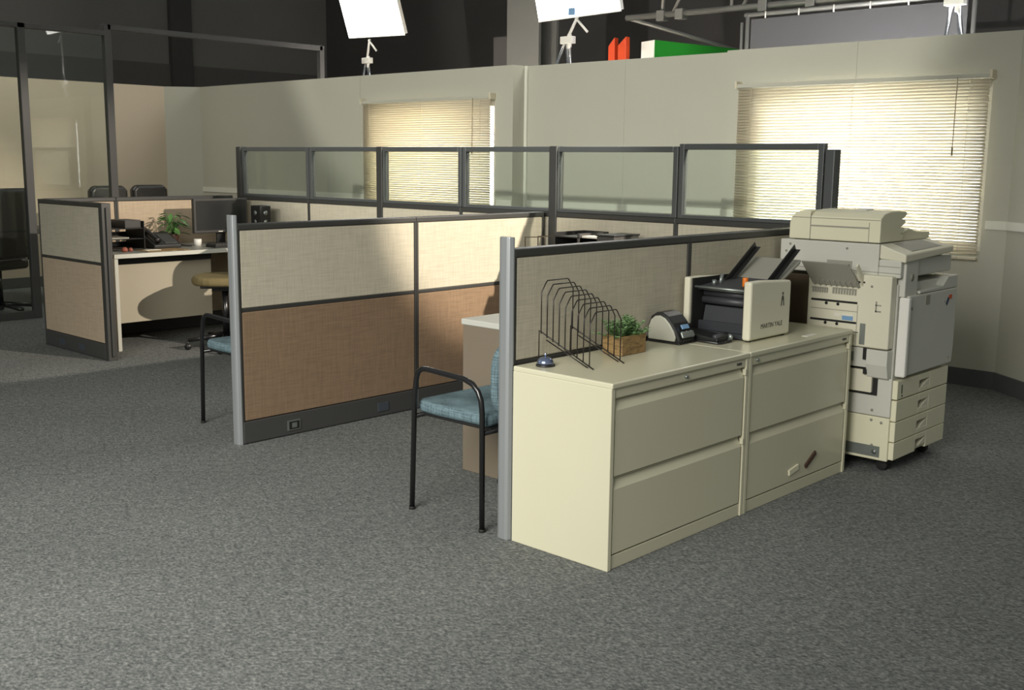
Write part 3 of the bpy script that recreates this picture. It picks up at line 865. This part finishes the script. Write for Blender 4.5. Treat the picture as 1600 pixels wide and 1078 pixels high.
obj('feeder_latch', B().box(2.02, 2.10, .06, .12, 1.2345, 1.242), 'copier_g', adf, .002)
# exit unit on the left side
QX = 1.885
b = B().box(QX, X0 - .001, -.150, .27, .602, .945)
ex = obj('exit_unit', b, 'copier', t, .007)
b = B()
for z0 in (.803, .708):
    b.box(QX - .0015, QX + .002, .012, .25, z0, z0 + .010)
    for yy in (.11, .17):
        b.cyl((QX - .0015, yy, z0 - .008), (QX + .002, yy, z0 - .008), .008, 8)
b.box(QX - .0015, QX + .002, -.02, .25, .905, .913)
b.box(QX - .0015, QX + .002, .0, .25, .668, .671)
obj('exit_slot', b, 'slot', ex)
obj('exit_seam', B().box(QX - .0012, QX + .001, .012, .25, .765, .768).box(QX - .0012, QX + .001, .008, .011, .61, .80), 'copier_d', ex)
tb = B()
for i in range(9): tb.box(QX - .006, QX - .001, .02 + i * .014, .028 + i * .014, .845, .872)
for i in range(7): tb.box(QX - .006, QX - .001, .165 + i * .012, .172 + i * .012, .845, .868)
tb.box(QX - .004, QX - .001, .02, .14, .868, .874).box(QX - .004, QX - .001, .165, .25, .864, .870)
obj('exit_teeth', tb, 'copier_d', ex)
obj('hook', B().box(QX - .0025, QX, -.085, -.078, .775, .825).box(QX - .0025, QX, -.106, -.078, .775, .782).box(QX - .0025, QX, -.106, -.078, .805, .81), 'copier_d', ex)
obj('blue_sticker', B().box(QX - .0018, QX, .03, .085, .722, .742), 'bluelbl', ex, label='blue sticker')
obj('sticker', B().box(QX - .0018, QX, .03, .088, .743, .752).box(QX - .0018, QX, .095, .125, .735, .75), 'paper', ex)
obj('grey_label', B().box(QX - .0018, QX, -.035, -.008, .615, .715), 'metal_dull', ex)
obj('screw', B().cyl((QX - .002, -.055, .893), (QX, -.055, .893), .006, 10), 'copier_d', ex)
# hinged catch tray, opened upwards and outwards
fl = B()
P = Vector((QX - .012, .0, .885)); u = Vector((0, 1, 0)); v = Vector((-.075, .03, .112)).normalized(); n = u.cross(v)
L = .135
fl.slab(P, u, v, n, .24, L, .006)
for i in range(5): fl.slab(P + v * (.018 + i * .026) + n * .006, u, v, n, .24, .008, .006)
for i in range(9): fl.slab(P + u * (.004 + i * .0275) + v * .002 - n * .008, u, v, n, .006, .03, .008)
obj('catch_tray', fl, 'copier_d', ex, .001)
obj('tray_arm', B().hexa([(QX, -.012, .89), (QX, -.003, .89), (QX - .07, -.003, .985), (QX - .075, -.012, .985), (QX, -.012, .94), (QX, -.003, .94), (QX - .06, -.003, 1.0), (QX - .06, -.012, 1.0)]), 'copier', ex, .001)
# lower box of the exit unit, tapered, and the small lower door
lo = B().prism([(QX + .045, .452), (QX + .02, .462), (QX + .002, .525), (QX + .002, .596), (QX + .059, .596), (QX + .059, .452)], 'y', -.150, -.045)
obj('lower_cover', lo, 'copier_g', t, .004)
obj('cover_notch', B().box(QX + .0005, QX + .004, -.047, -.030, .545, .60).box(QX + .004, QX + .02, -.05, -.034, .475, .50), 'slot', t)
obj('recess_panel', B().box(QX + .012, X0 - .001, -.0445, .27, .505, .598), 'copier_g', t, .003)
obj('recess_plate', B().box(QX + .010, QX + .0122, .02, .19, .53, .575), 'metal_dull', t)
obj('lower_door', B().box(QX + .022, X0 - .019, -.072, .30, .385, .492), 'copier', t, .004)
obj('door_recess', B().box(QX + .038, X0 - .0185, -.095, .30, .372, .503), 'slot', t)
obj('release_lever', B().prism([(QX - .012, .44), (QX + .003, .49), (QX + .003, .58), (QX - .012, .58), (QX - .02, .49)], 'y', .17, .20), 'copier', t, .002)
# casters
cb = [(X0 + .05, Y0 + .06), (X1 - .08, Y0 + .06), (X0 + .05, Y1 - .07), (X1 - .08, Y1 - .07)]
for cx, cy in cb:
    obj('caster', B().cyl((cx - .016, cy, .027), (cx + .016, cy, .027), .027, 18).box(cx - .022, cx + .022, cy - .02, cy + .02, .045, .066), 'slot', t, .002)
obj('rear_shade_block', B().box(QX + .03, X0 - .001, .28, Y1 - .02, .47, .92), 'brown_wire_shade', t, .004)  # dark brown block standing in for the shadowed recess by the partition

# ================================================================== BLUE GUEST CHAIRS
def guest_chair(loc, rz, label):
    """origin on the floor at the chair centre; the chair faces local +y"""
    t = thing('guest_chair', loc, label, 'chair', 'blue fabric guest chairs', rz)
    hw, fy, ry = .268, .20, -.20
    for s in (-1, 1):
        x = s * hw
        pts = [(x, fy + .015, .004), (x, fy - .005, .50), (x, fy - .012, .545), (x, fy - .018, .575), (x, fy - .030, .600), (x, fy - .055, .612), (x, fy - .085, .614)]
        pts += [(x, ry + .10, .604), (x, ry + .055, .59), (x, ry + .025, .565), (x, ry + .008, .53), (x, ry + .002, .48), (x, ry, .004)]
        obj('arm_frame', B().tube(pts, .0115, 12), 'blackm', t, local=True)
        for yy in (fy + .015, ry):
            obj('glide', B().cyl((x, yy, 0), (x, yy, .012), .014, 12), 'slot', t, local=True)
    obj('cross_bar', B().cyl((-hw, fy - .002, .405), (hw, fy - .002, .405), .010, 10).cyl((-hw, ry + .002, .40), (hw, ry + .002, .40), .010, 10), 'blackm', t, local=True)
    st = B()
    st.prism([(-.235, -.20), (.235, -.20), (.245, .10), (.235, .21), (.20, .235), (-.20, .235), (-.235, .21), (-.245, .10)], 'z', .415, .468)
    obj('seat', st, 'blue', t, .022, local=True, segs=4)
    obj('seat_shell', B().box(-.225, .225, -.20, .20, .402, .416), 'black', t, .004, local=True)
    # back pad: rounded outline, slightly raked
    bp = B()
    prof = []
    for k in range(33):
        a = 2 * PI * k / 32
        ex_ = lambda c, p: math.copysign(abs(c) ** p, c)
        prof.append((.225 * ex_(math.cos(a), .55), .60 + .165 * ex_(math.sin(a), .62)))
    prof = prof[:-1]
    bp.prism(prof, 'y', -.235, -.190)
    bo = obj('backrest', bp, 'blue', t, .018, local=True, segs=4)
    obj('back_support', B().box(-.17, -.14, -.246, -.235, .41, .62).box(.14, .17, -.246, -.235, .41, .62), 'black', t, .003, local=True)
    return t
ch = guest_chair((.26, .825, 0), 0.0, 'blue fabric guest chair with black tubular arms beside the filing cabinet partition')
dup(ch, (.455, 2.785, 0), 0.0, 'blue fabric guest chair half hidden behind the brown partition end post')

# ================================================================== DESK IN THE NEAR CUBICLE
t = thing('desk', (1.5, .95, 0), 'taupe-sided desk with pale top behind the blue guest chair', 'desk')
obj('worktop', B().box(.555, 2.405, .545, 1.325, .70, .728), 'desk', t, .004)
obj('end_panel', B().box(.56, .59, .56, 1.318, .0, .70), 'desk_b', t, .003, label='taupe end panel')
obj('modesty_panel', B().box(.59, 2.37, 1.0, 1.02, .2, .70), 'desk_b', t, .002)
obj('end_panel', B().box(2.37, 2.40, .56, 1.25, .0, .70), 'desk_b', t, .003)
t2 = thing('desk_return', (2.1, 1.8, 0), 'pale return worktop along the glass-topped partition in the middle cubicle', 'desk')
obj('worktop', B().box(2.05, 2.405, 1.327, 2.42, .70, .728), 'desk', t2, .004)
obj('end_panel', B().box(2.07, 2.38, 2.385, 2.41, 0, .70), 'desk_b', t2, .003)
# hutch-like tray rack seen over the partition
t = thing('desk_tray_stack', (2.2, 1.95, .728), 'black stacked desk trays just showing above the near partition', 'tray')
b = B()
for z in (.735, .83, .925, 1.0): b.box(2.08, 2.36, 1.88, 2.08, z, z + .008)
b.box(2.08, 2.36, 2.072, 2.08, .73, 1.03).box(2.35, 2.36, 1.88, 2.07, .73, 1.03)
obj('tray_body', b, 'black', t, .002)
obj('side_rail', B().box(2.08, 2.09, 1.885, 1.9, .728, 1.03).box(2.08, 2.36, 1.88, 1.885, 1.008, 1.03), 'darkpl', t, .002)
tag(obj('paper_sheet', B().hexa([(2.1, 1.76, 1.004), (2.3, 1.76, 1.004), (2.3, 1.879, 1.004), (2.1, 1.879, 1.004), (2.1, 1.76, 1.012), (2.3, 1.76, 1.012), (2.3, 1.879, 1.016), (2.1, 1.879, 1.016)]), 'paper'), 'pale papers between the black trays above the near partition', 'paper')
t = thing('desk_organizer', (2.2, 1.68, .728), 'low dark box file to the right of the desk trays above partition', 'organizer')
obj('box', B().box(2.08, 2.32, 1.62, 1.75, .728, 1.022), 'darkpl', t, .004)
obj('lid_rim', B().box(2.075, 2.325, 1.615, 1.755, 1.0225, 1.032), 'black', t, .002)
t = thing('wire_stand', (2.1, 2.25, .728), 'thin brown wire stand left of the desk trays above partition', 'stand')
obj('wire', B().tube([(2.08, 2.32, .73), (2.08, 2.32, .985), (2.08, 2.16, .995), (2.08, 2.16, .73)], .004, 8).tube([(2.2, 2.32, .73), (2.2, 2.32, .985), (2.2, 2.16, .995), (2.2, 2.16, .73)], .004, 8), 'brown_wire_shade', t)

# ================================================================== FAR CUBICLE
t = thing('desk', (1.6, 5.75, 0), 'grey desk with open kneehole and pale legs in the far left cubicle', 'desk')
obj('worktop', B().box(.935, 2.40, 5.42, 6.135, .705, .735), 'desk_top_dim', t, .003)  # shading put into the darker colour of the top
obj('lit_edge', B().box(.935, 2.40, 5.412, 5.4195, .703, .7348), 'desk', t, .002, label='edge strip kept pale as if lit')  # strip added so the front edge reads as lit
obj('leg_panel', B().box(.94, .97, 5.425, 6.12, 0, .705), 'desk', t, .003)
obj('modesty_panel', B().box(.972, 1.86, 5.60, 5.62, .185, .64), 'desk_side', t, .002)
obj('cable_rail', B().box(.972, 1.86, 5.59, 5.64, .64, .704), 'charcoal', t, .002)
obj('leg_panel', B().box(2.37, 2.40, 5.425, 6.12, 0, .705), 'desk', t, .003)
t = thing('desk_return', (2.1, 4.2, 0), 'grey return worktop along the glass-topped partition in the far cubicle', 'desk')
obj('worktop', B().box(1.86, 2.405, 2.60, 4.60, .705, .735), 'desk', t, .006)
obj('end_panel', B().box(1.90, 2.38, 2.62, 2.65, 0, .705), 'desk', t, .003)
obj('end_panel', B().box(1.90, 2.38, 4.55, 4.58, 0, .705), 'desk', t, .003)
ZD = .735
# letter trays
t = thing('letter_tray_stack', (1.2, 5.85, ZD), 'black stacked letter trays with papers on the far desk', 'tray')
b = B()
for z in (.005, .085, .165):
    b.box(1.0, 1.33, 5.70, 5.98, ZD + z, ZD + z + .006)
    b.box(1.0, 1.33, 5.974, 5.98, ZD + z + .006, ZD + z + .045)
    b.box(1.0, 1.006, 5.70, 5.974, ZD + z + .006, ZD + z + .045)
obj('tray_body', b, 'black', t, .002)
obj('side_plate', B().box(1.33, 1.337, 5.69, 5.985, ZD, ZD + .225), 'black', t, .002)
tag(obj('paper_stack', B().box(1.02, 1.22, 5.72, 5.95, ZD + .091, ZD + .102), 'copier_d'), 'grey paper stack lying in the middle letter tray', 'paper')
tag(obj('box_file', B().box(1.19, 1.325, 5.72, 5.96, ZD + .171, ZD + .232), 'darkpl', None, .004), 'dark box standing on top of the letter trays', 'box')
tag(obj('desk_toy', B().lathe([(.015, 0), (.026, .010), (.022, .026), (.010, .036)], (1.115, 5.60, ZD)).lathe([(.015, 0), (.018, .014), (.008, .028)], (1.175, 5.62, ZD)), 'trinket', None), 'small red and cream trinket at the left end of the far desk', 'trinket')
tag(obj('paper_slip', B().box(1.28, 1.40, 5.56, 5.63, ZD, ZD + .006), 'paper'), 'small white paper slip in front of the letter trays', 'paper')
tag(obj('desk_blotter', B().box(1.24, 1.60, 5.47, 5.69, ZD, ZD + .003), 'wood'), 'thin brown blotter sheet on the far desk front edge', 'blotter')
tag(obj('document_holder', B().hexa([(.806, 5.24, .74), (.815, 5.24, .74), (.815, 5.42, .74), (.806, 5.42, .74), (.806, 5.24, 1.06), (.815, 5.24, 1.06), (.815, 5.42, 1.06), (.806, 5.42, 1.06)]), 'paper'), 'narrow white card clipped upright behind the tan partition end', 'card')
# phone
t = thing('desk_phone', (1.58, 5.80, ZD), 'black desk telephone between letter trays and leafy plant', 'telephone')
obj('body', B().hexa([(1.42, 5.70, ZD), (1.66, 5.70, ZD), (1.66, 5.92, ZD), (1.42, 5.92, ZD), (1.42, 5.70, ZD + .03), (1.66, 5.70, ZD + .03), (1.66, 5.92, ZD + .12), (1.42, 5.92, ZD + .12)]), 'black', t, .008)
obj('handset', B().tube([(1.46, 5.71, ZD + .06), (1.46, 5.74, ZD + .078), (1.46, 5.87, ZD + .128), (1.46, 5.92, ZD + .138)], .02, 10, rads=[.026, .018, .018, .026]), 'black', t)
obj('keypad', B().hexa([(1.53, 5.72, ZD + .036), (1.64, 5.72, ZD + .036), (1.64, 5.88, ZD + .102), (1.53, 5.88, ZD + .102), (1.53, 5.72, ZD + .042), (1.64, 5.72, ZD + .042), (1.64, 5.88, ZD + .108), (1.53, 5.88, ZD + .108)]), 'darkpl', t, .002)
obj('cord', B().tube([(1.68, 5.74, ZD + .02), (1.76, 5.72, ZD + .008), (1.74, 5.80, ZD + .006), (1.68, 5.82, ZD + .02)], .005, 6), 'black', t)
# leafy plant
ppx, ppy = 1.74, 5.97
t = thing('potted_plant', (ppx, ppy, ZD), 'broad-leaved green plant in a dark pot on the far desk', 'plant')
obj('pot', B().lathe([(.035, 0), (.042, .02), (.05, .08), (.052, .092), (.044, .092), (.04, .075)], (ppx, ppy, ZD)), 'terracotta', t)
obj('soil', B().lathe([(.001, .074), (.04, .075), (.001, .078)], (ppx, ppy, ZD), 16), 'soil', t)
lf = B()
for i in range(40):
    an = i * 2.399 + random.uniform(-.3, .3); rr = random.uniform(.05, .17); hz = random.uniform(.07, .23) - rr * .35
    base = Vector((ppx, ppy, ZD + .075))
    m = base + Vector((math.cos(an) * rr * .55, math.sin(an) * rr * .4, max(.02, hz)))
    tip = m + Vector((math.cos(an) * rr * .75, math.sin(an) * rr * .55, -.02 + random.uniform(-.03, .04)))
    lf.tube([base, (base + m) / 2 + Vector((0, 0, .02)), m], .0016, 5)
    lf.leaf(m, tip, random.uniform(.028, .045), .25, n=6)
obj('foliage', lf, 'leaf', t)
tag(obj('pen_cup', B().lathe([(.028, 0), (.032, .03), (.032, .055), (.026, .055)], (1.865, 5.80, ZD)), 'white', None), 'small white cup in front of the leafy plant', 'cup')
# monitor in the corner
t = thing('monitor', (2.10, 5.80, ZD), 'dark flat monitor in the corner of the far desk', 'monitor', rz=math.radians(0))
obj('stand_base', B().lathe([(.11, 0), (.11, .008), (.03, .014)], (2.10, 5.83, ZD)), 'black', t)
obj('stand_neck', B().box(2.06, 2.14, 5.815, 5.835, ZD + .01, ZD + .2), 'black', t, .004)
obj('housing', B().box(1.825, 2.34, 5.775, 5.815, ZD + .10, ZD + .385), 'darkpl', t, .008)
obj('screen', B().box(1.845, 2.32, 5.7725, 5.7755, ZD + .125, ZD + .368), 'screen', t)
obj('power_light', B().box(2.05, 2.09, 5.7735, 5.7755, ZD + .108, ZD + .115), 'white', t)
# speaker by the monitor
t = thing('desk_speaker', (2.24, 5.43, ZD), 'small dark upright speaker to the right of the monitor', 'speaker')
sx_, sy_ = 2.30, 5.42
obj('cabinet', B().box(2.185, 2.29, 5.36, 5.50, ZD, ZD + .335), 'black', t, .008)
for zz, r in ((.275, .02), (.205, .016)):
    obj('driver', B().cyl((2.1855, 5.43, ZD + zz), (2.181, 5.43, ZD + zz), r, 18).cyl((2.237, 5.3605, ZD + zz), (2.237, 5.356, ZD + zz), r, 18), 'metal_dull', t)
# keyboard
t = thing('keyboard', (2.0, 5.56, ZD), 'black computer keyboard in front of the monitor', 'keyboard')
obj('case', B().box(1.84, 2.26, 5.49, 5.64, ZD, ZD + .022), 'black', t, .004)
kb = B()
for r in range(5):
    for c in range(14): kb.box(1.852 + c * .0285, 1.876 + c * .0285, 5.50 + r * .0265, 5.522 + r * .0265, ZD + .022, ZD + .029)
obj('keys', kb, 'darkpl', t)
# task chair, turned so that its back points to the right
t = thing('task_chair', (1.625, 5.03, 0), 'olive-tan cushioned swivel task chair at the far desk', 'chair', None, math.radians(50))
def oval(rx_, ry_, p, n=28, cx=0.0, cy=0.0):
    q = []
    for k in range(n):
        c, d = math.cos(2 * PI * k / n), math.sin(2 * PI * k / n)
        q.append((cx + rx_ * math.copysign(abs(c) ** p, c), cy + ry_ * math.copysign(abs(d) ** p, d)))
    return q
obj('seat', B().prism(oval(.25, .24, .75), 'z', .50, .568), 'olive', t, .028, segs=4, local=True)
obj('seat_pan', B().box(-.17, .17, -.16, .16, .480, .499).box(-.07, .07, -.09, .09, .45, .48), 'black', t, .006, local=True)
obj('backrest', B().prism(oval(.20, .155, .6, cy=.775), 'y', -.31, -.26), 'olive', t, .02, segs=4, local=True)
obj('back_bracket', B().tube([(0, -.05, .47), (0, -.25, .47), (0, -.315, .52), (0, -.318, .78)], .018, 8), 'black', t, local=True)
obj('gas_post', B().cyl((0, 0, .11), (0, 0, .45), .025, 16), 'blackm', t, local=True)
for k in range(5):
    a = k * 2 * PI / 5 + .6
    ex_ = Vector((.29 * math.cos(a), .29 * math.sin(a), .075))
    leg = obj('leg', B().tube([(0, 0, .105), tuple(ex_)], .02, 10, rads=[.026, .016]), 'blackm', t, local=True)
    obj('caster', B().cyl((ex_.x - .012, ex_.y, .026), (ex_.x + .012, ex_.y, .026), .026, 14).cyl((ex_.x, ex_.y, .03), (ex_.x, ex_.y, .075), .007, 8), 'black', leg, local=True)

# ================================================================== CONFERENCE AREA BEHIND THE GLASS
def office_chair(x, y, label, top, rz):
    t = thing('leather_chair', (x, y, 0), label, 'chair', 'black leather chairs behind the glass', rz)
    bk = B().prism([(-.20, .53), (.20, .53), (.205, .75), (.20, top - .05), (.16, top), (-.16, top), (-.20, top - .05), (-.205, .75)], 'y', .18, .28)
    obj('backrest', bk, 'leather', t, .035, local=True, segs=4)
    obj('seat', B().box(-.21, .21, -.27, .175, .42, .52), 'leather', t, .035, local=True, segs=4)
    for s in (-1, 1):
        obj('armrest', B().tube([(s * .235, .15, .50), (s * .24, .14, .66), (s * .24, .05, .68), (s * .24, -.18, .66), (s * .225, -.2, .46)], .022, 8), 'black', t, local=True)
    obj('gas_post', B().cyl((0, 0, .1), (0, 0, .42), .03, 14), 'blackm', t, local=True)
    for k in range(5):
        a = k * 2 * PI / 5 + .2
        leg = obj('leg', B().tube([(0, 0, .1), (.31 * math.cos(a), .31 * math.sin(a), .07)], .022, 8), 'blackm', t, local=True)
        obj('caster', B().cyl((.31 * math.cos(a) - .012, .31 * math.sin(a), .028), (.31 * math.cos(a) + .012, .31 * math.sin(a), .028), .028, 12), 'black', leg, local=True)
    return t
lc = office_chair(2.37, 8.55, 'black leather chair back showing left of the second dark mullion', 1.165, PI)
dup(lc, (2.93, 8.75, 0), PI, 'black leather chair back showing right of the second dark mullion')
dup(lc, (1.12, 8.02, 0), math.radians(200), 'black leather chair behind glass at far left edge of the photo')
t = thing('conference_table', (.9, 8.9, 0), 'dark conference table behind the glass at far left', 'table')
obj('tabletop', B().box(-.6, 1.95, 8.45, 9.4, .70, .745), 'darkpl', t, .008)
obj('pedestal', B().box(1.05, 1.25, 8.7, 9.15, 0, .70), 'black', t, .006)
obj('pedestal', B().box(-.2, 0, 8.7, 9.15, 0, .70), 'black', t, .006)

# ================================================================== FILM LIGHTS AND STAGE GEAR BEHIND THE SET WALL
def softbox(name_label, c0, c1, topdir, h, foot, stand_label=None, clampz=None):
    """flat diffuser panel: bottom edge c0-c1, rising along topdir, facing the room"""
    c0, c1 = Vector(c0), Vector(c1)
    u = (c1 - c0).normalized(); a = (c1 - c0).length
    v = Vector(topdir); v = (v - u * v.dot(u)).normalized()
    n = u.cross(v)
    if n.x > 0: n = -n
    mid = (c0 + c1) / 2
    t = thing('film_light', (foot[0], foot[1], 0), name_label, 'film light', 'film lights behind the set wall')
    obj('diffuser', B().slab(c0 + n * .012, u, v, n, a, h, .01), 'lampglow', t)
    obj('housing', B().slab(c0, u, v, -n, a, h, .05).slab(c0 - u * .012 - v * .012, u, v, n, a + .024, .012, .02), 'white', t, .004)
    return t, mid, u, v, n
def stand(t, head, foot, spread, clamp, pts):
    fx, fy = foot
    obj('yoke', B().cyl(head, Vector(clamp) + Vector((0, 0, .02)), .014, 10).cyl(Vector(head) + Vector((0, .02, -.01)), Vector(head) + Vector((0, -.12, -.14)), .012, 8), 'white', t)
    obj('clamp', B().box(clamp[0] - .03, clamp[0] + .03, clamp[1] - .07, clamp[1] + .07, clamp[2] - .035, clamp[2] + .03).cyl((clamp[0], clamp[1] - .02, clamp[2] - .08), (clamp[0], clamp[1] - .02, clamp[2] + .05), .02, 10), 'white', t, .004)
    for dx, dy in pts:
        obj('leg', B().cyl((clamp[0], clamp[1] + (.02 if dy > 0 else -.02), clamp[2]), (clamp[0] + dx, clamp[1] + dy, 0.0), .014, 10), 'chrome', t)
tA, mid, u, v, n = softbox('bright tilted film light panel on a stand, leftmost above the set wall', (5.5, 8.307, 2.884), (5.5, 7.333, 2.854), (-.35, .28, 1.0), 1.1, (5.5, 7.95))
stand(tA, (5.5, 7.95, 2.84), (5.5, 7.95), 1, (5.5, 8.0, 2.60), ((.0, .75), (.1, -.35), (.7, .1)))
tB, mid, u, v, n = softbox('bright film light panel on a stand beside the grey steel column', (4.9, 4.74, 2.745), (4.9, 3.80, 2.765), (-.25, .0, 1.0), .9, (4.9, 4.4))
stand(tB, (4.9, 4.29, 2.745), (4.9, 4.4), 1, (4.9, 4.40, 2.55), ((.0, 1.35), (.0, -.25), (.8, .3)))
obj('lamp_plug', B().box(4.86, 4.885, 4.29, 4.37, 2.76, 2.85), 'bluelbl', tB, .004)
obj('cable', B().tube([(4.88, 4.05, 2.80), (4.875, 4.06, 2.9), (4.86, 4.05, 3.0)], .008, 6), 'ink', tB)
tC, mid, u, v, n = softbox('film light whose stand shows at top right above the wide blind', (4.8, 1.25, 3.32), (4.8, .40, 3.30), (-.3, 0, 1.0), .8, (4.8, .85))
stand(tC, (4.8, .83, 3.30), (4.8, .85), 1, (4.8, .825, 2.575), ((.0, .32), (.0, -.45), (.9, .0)))

t = thing('pipe_truss', (7.0, 4.0, 3.0), 'grey lighting pipe truss hanging in the dark at top right', 'truss')
def pp(a, c, r=.028): return B().cyl(a, c, r, 10)
obj('chord', pp((7.0, 5.34, 3.02), (7.0, .2, 2.98), .032), 'pipe', t)
obj('chord', pp((7.0, 5.25, 3.75), (7.0, .2, 3.72), .032), 'pipe', t)
obj('brace', pp((7.0, 5.30, 3.01), (8.2, 4.30, 2.62), .022), 'pipe', t)
for y in (4.86, 4.0, 3.1, 2.2):
    obj('upright', pp((7.0, y, 3.0), (7.0, y - .02, 3.73), .02), 'pipe', t)
    obj('brace', pp((7.0, y - .12, 3.0), (7.0, y - .55, 3.73), .02), 'pipe', t)
for y in (4.86, 4.62, 3.62, 3.1):
    obj('clamp', B().box(6.95, 7.05, y - .05, y + .05, 2.95, 3.06), 'pipe', t, .006)
t = thing('cloth_frame', (6.0, 2.2, 2.7), 'large grey cloth stretched on a pipe frame above the set wall', 'reflector')
obj('cloth', B().box(5.99, 6.01, 1.2, 3.15, .4, 2.74), 'cloth_grey', t)
fr = B()
fr.cyl((6.0, 3.19, .3), (6.0, 3.19, 2.80), .02, 10).cyl((6.0, 3.22, 2.78), (6.0, 1.1, 2.785), .02, 10).cyl((6.0, 1.15, .3), (6.0, 1.15, 2.80), .02, 10).cyl((6.0, 3.25, .0), (6.0, 3.25, 2.72), .014, 8)
obj('pipe_frame', fr, 'pipe', t)
for k in range(6):
    obj('tie', B().cyl((5.98, 3.0 - k * .33, 2.74), (5.98, 3.0 - k * .33, 2.80), .008, 6), 'white', t)
t = thing('green_screen_board', (6.2, 3.8, 2.3), 'green painted board with a white end standing behind the wall', 'board')
obj('board', B().hexa([(6.0, 4.22, 0), (7.6, 4.0, 0), (7.7, 4.1, 0), (6.05, 4.32, 0), (6.0, 4.22, 2.63), (7.6, 4.0, 2.63), (7.7, 4.1, 2.63), (6.05, 4.32, 2.63)]), 'green_b', t)
obj('end_board', B().hexa([(5.995, 4.38, 0), (5.995, 4.225, 0), (6.04, 4.225, 0), (6.04, 4.38, 0), (5.995, 4.38, 2.62), (5.995, 4.225, 2.63), (6.04, 4.225, 2.63), (6.04, 4.38, 2.62)]), 'white', t, label='white end face')
for k, (y0, y1, lb) in enumerate(((4.13, 4.06, 'orange-red strip standing behind the wall, left one of two'), (4.02, 3.93, 'orange-red strip standing behind the wall, right one of two'))):
    o = B().hexa([(5.18, y0 - .0, 0), (5.18, y1 - .03, 0), (5.24, y1 - .03, 0), (5.24, y0, 0), (5.18, y0 + .02, 2.50), (5.18, y1 + .02, 2.575), (5.24, y1 + .02, 2.575), (5.24, y0 + .02, 2.50)])
    tag(obj('safety_marker', o, 'cone', None, .004), lb, 'marker')
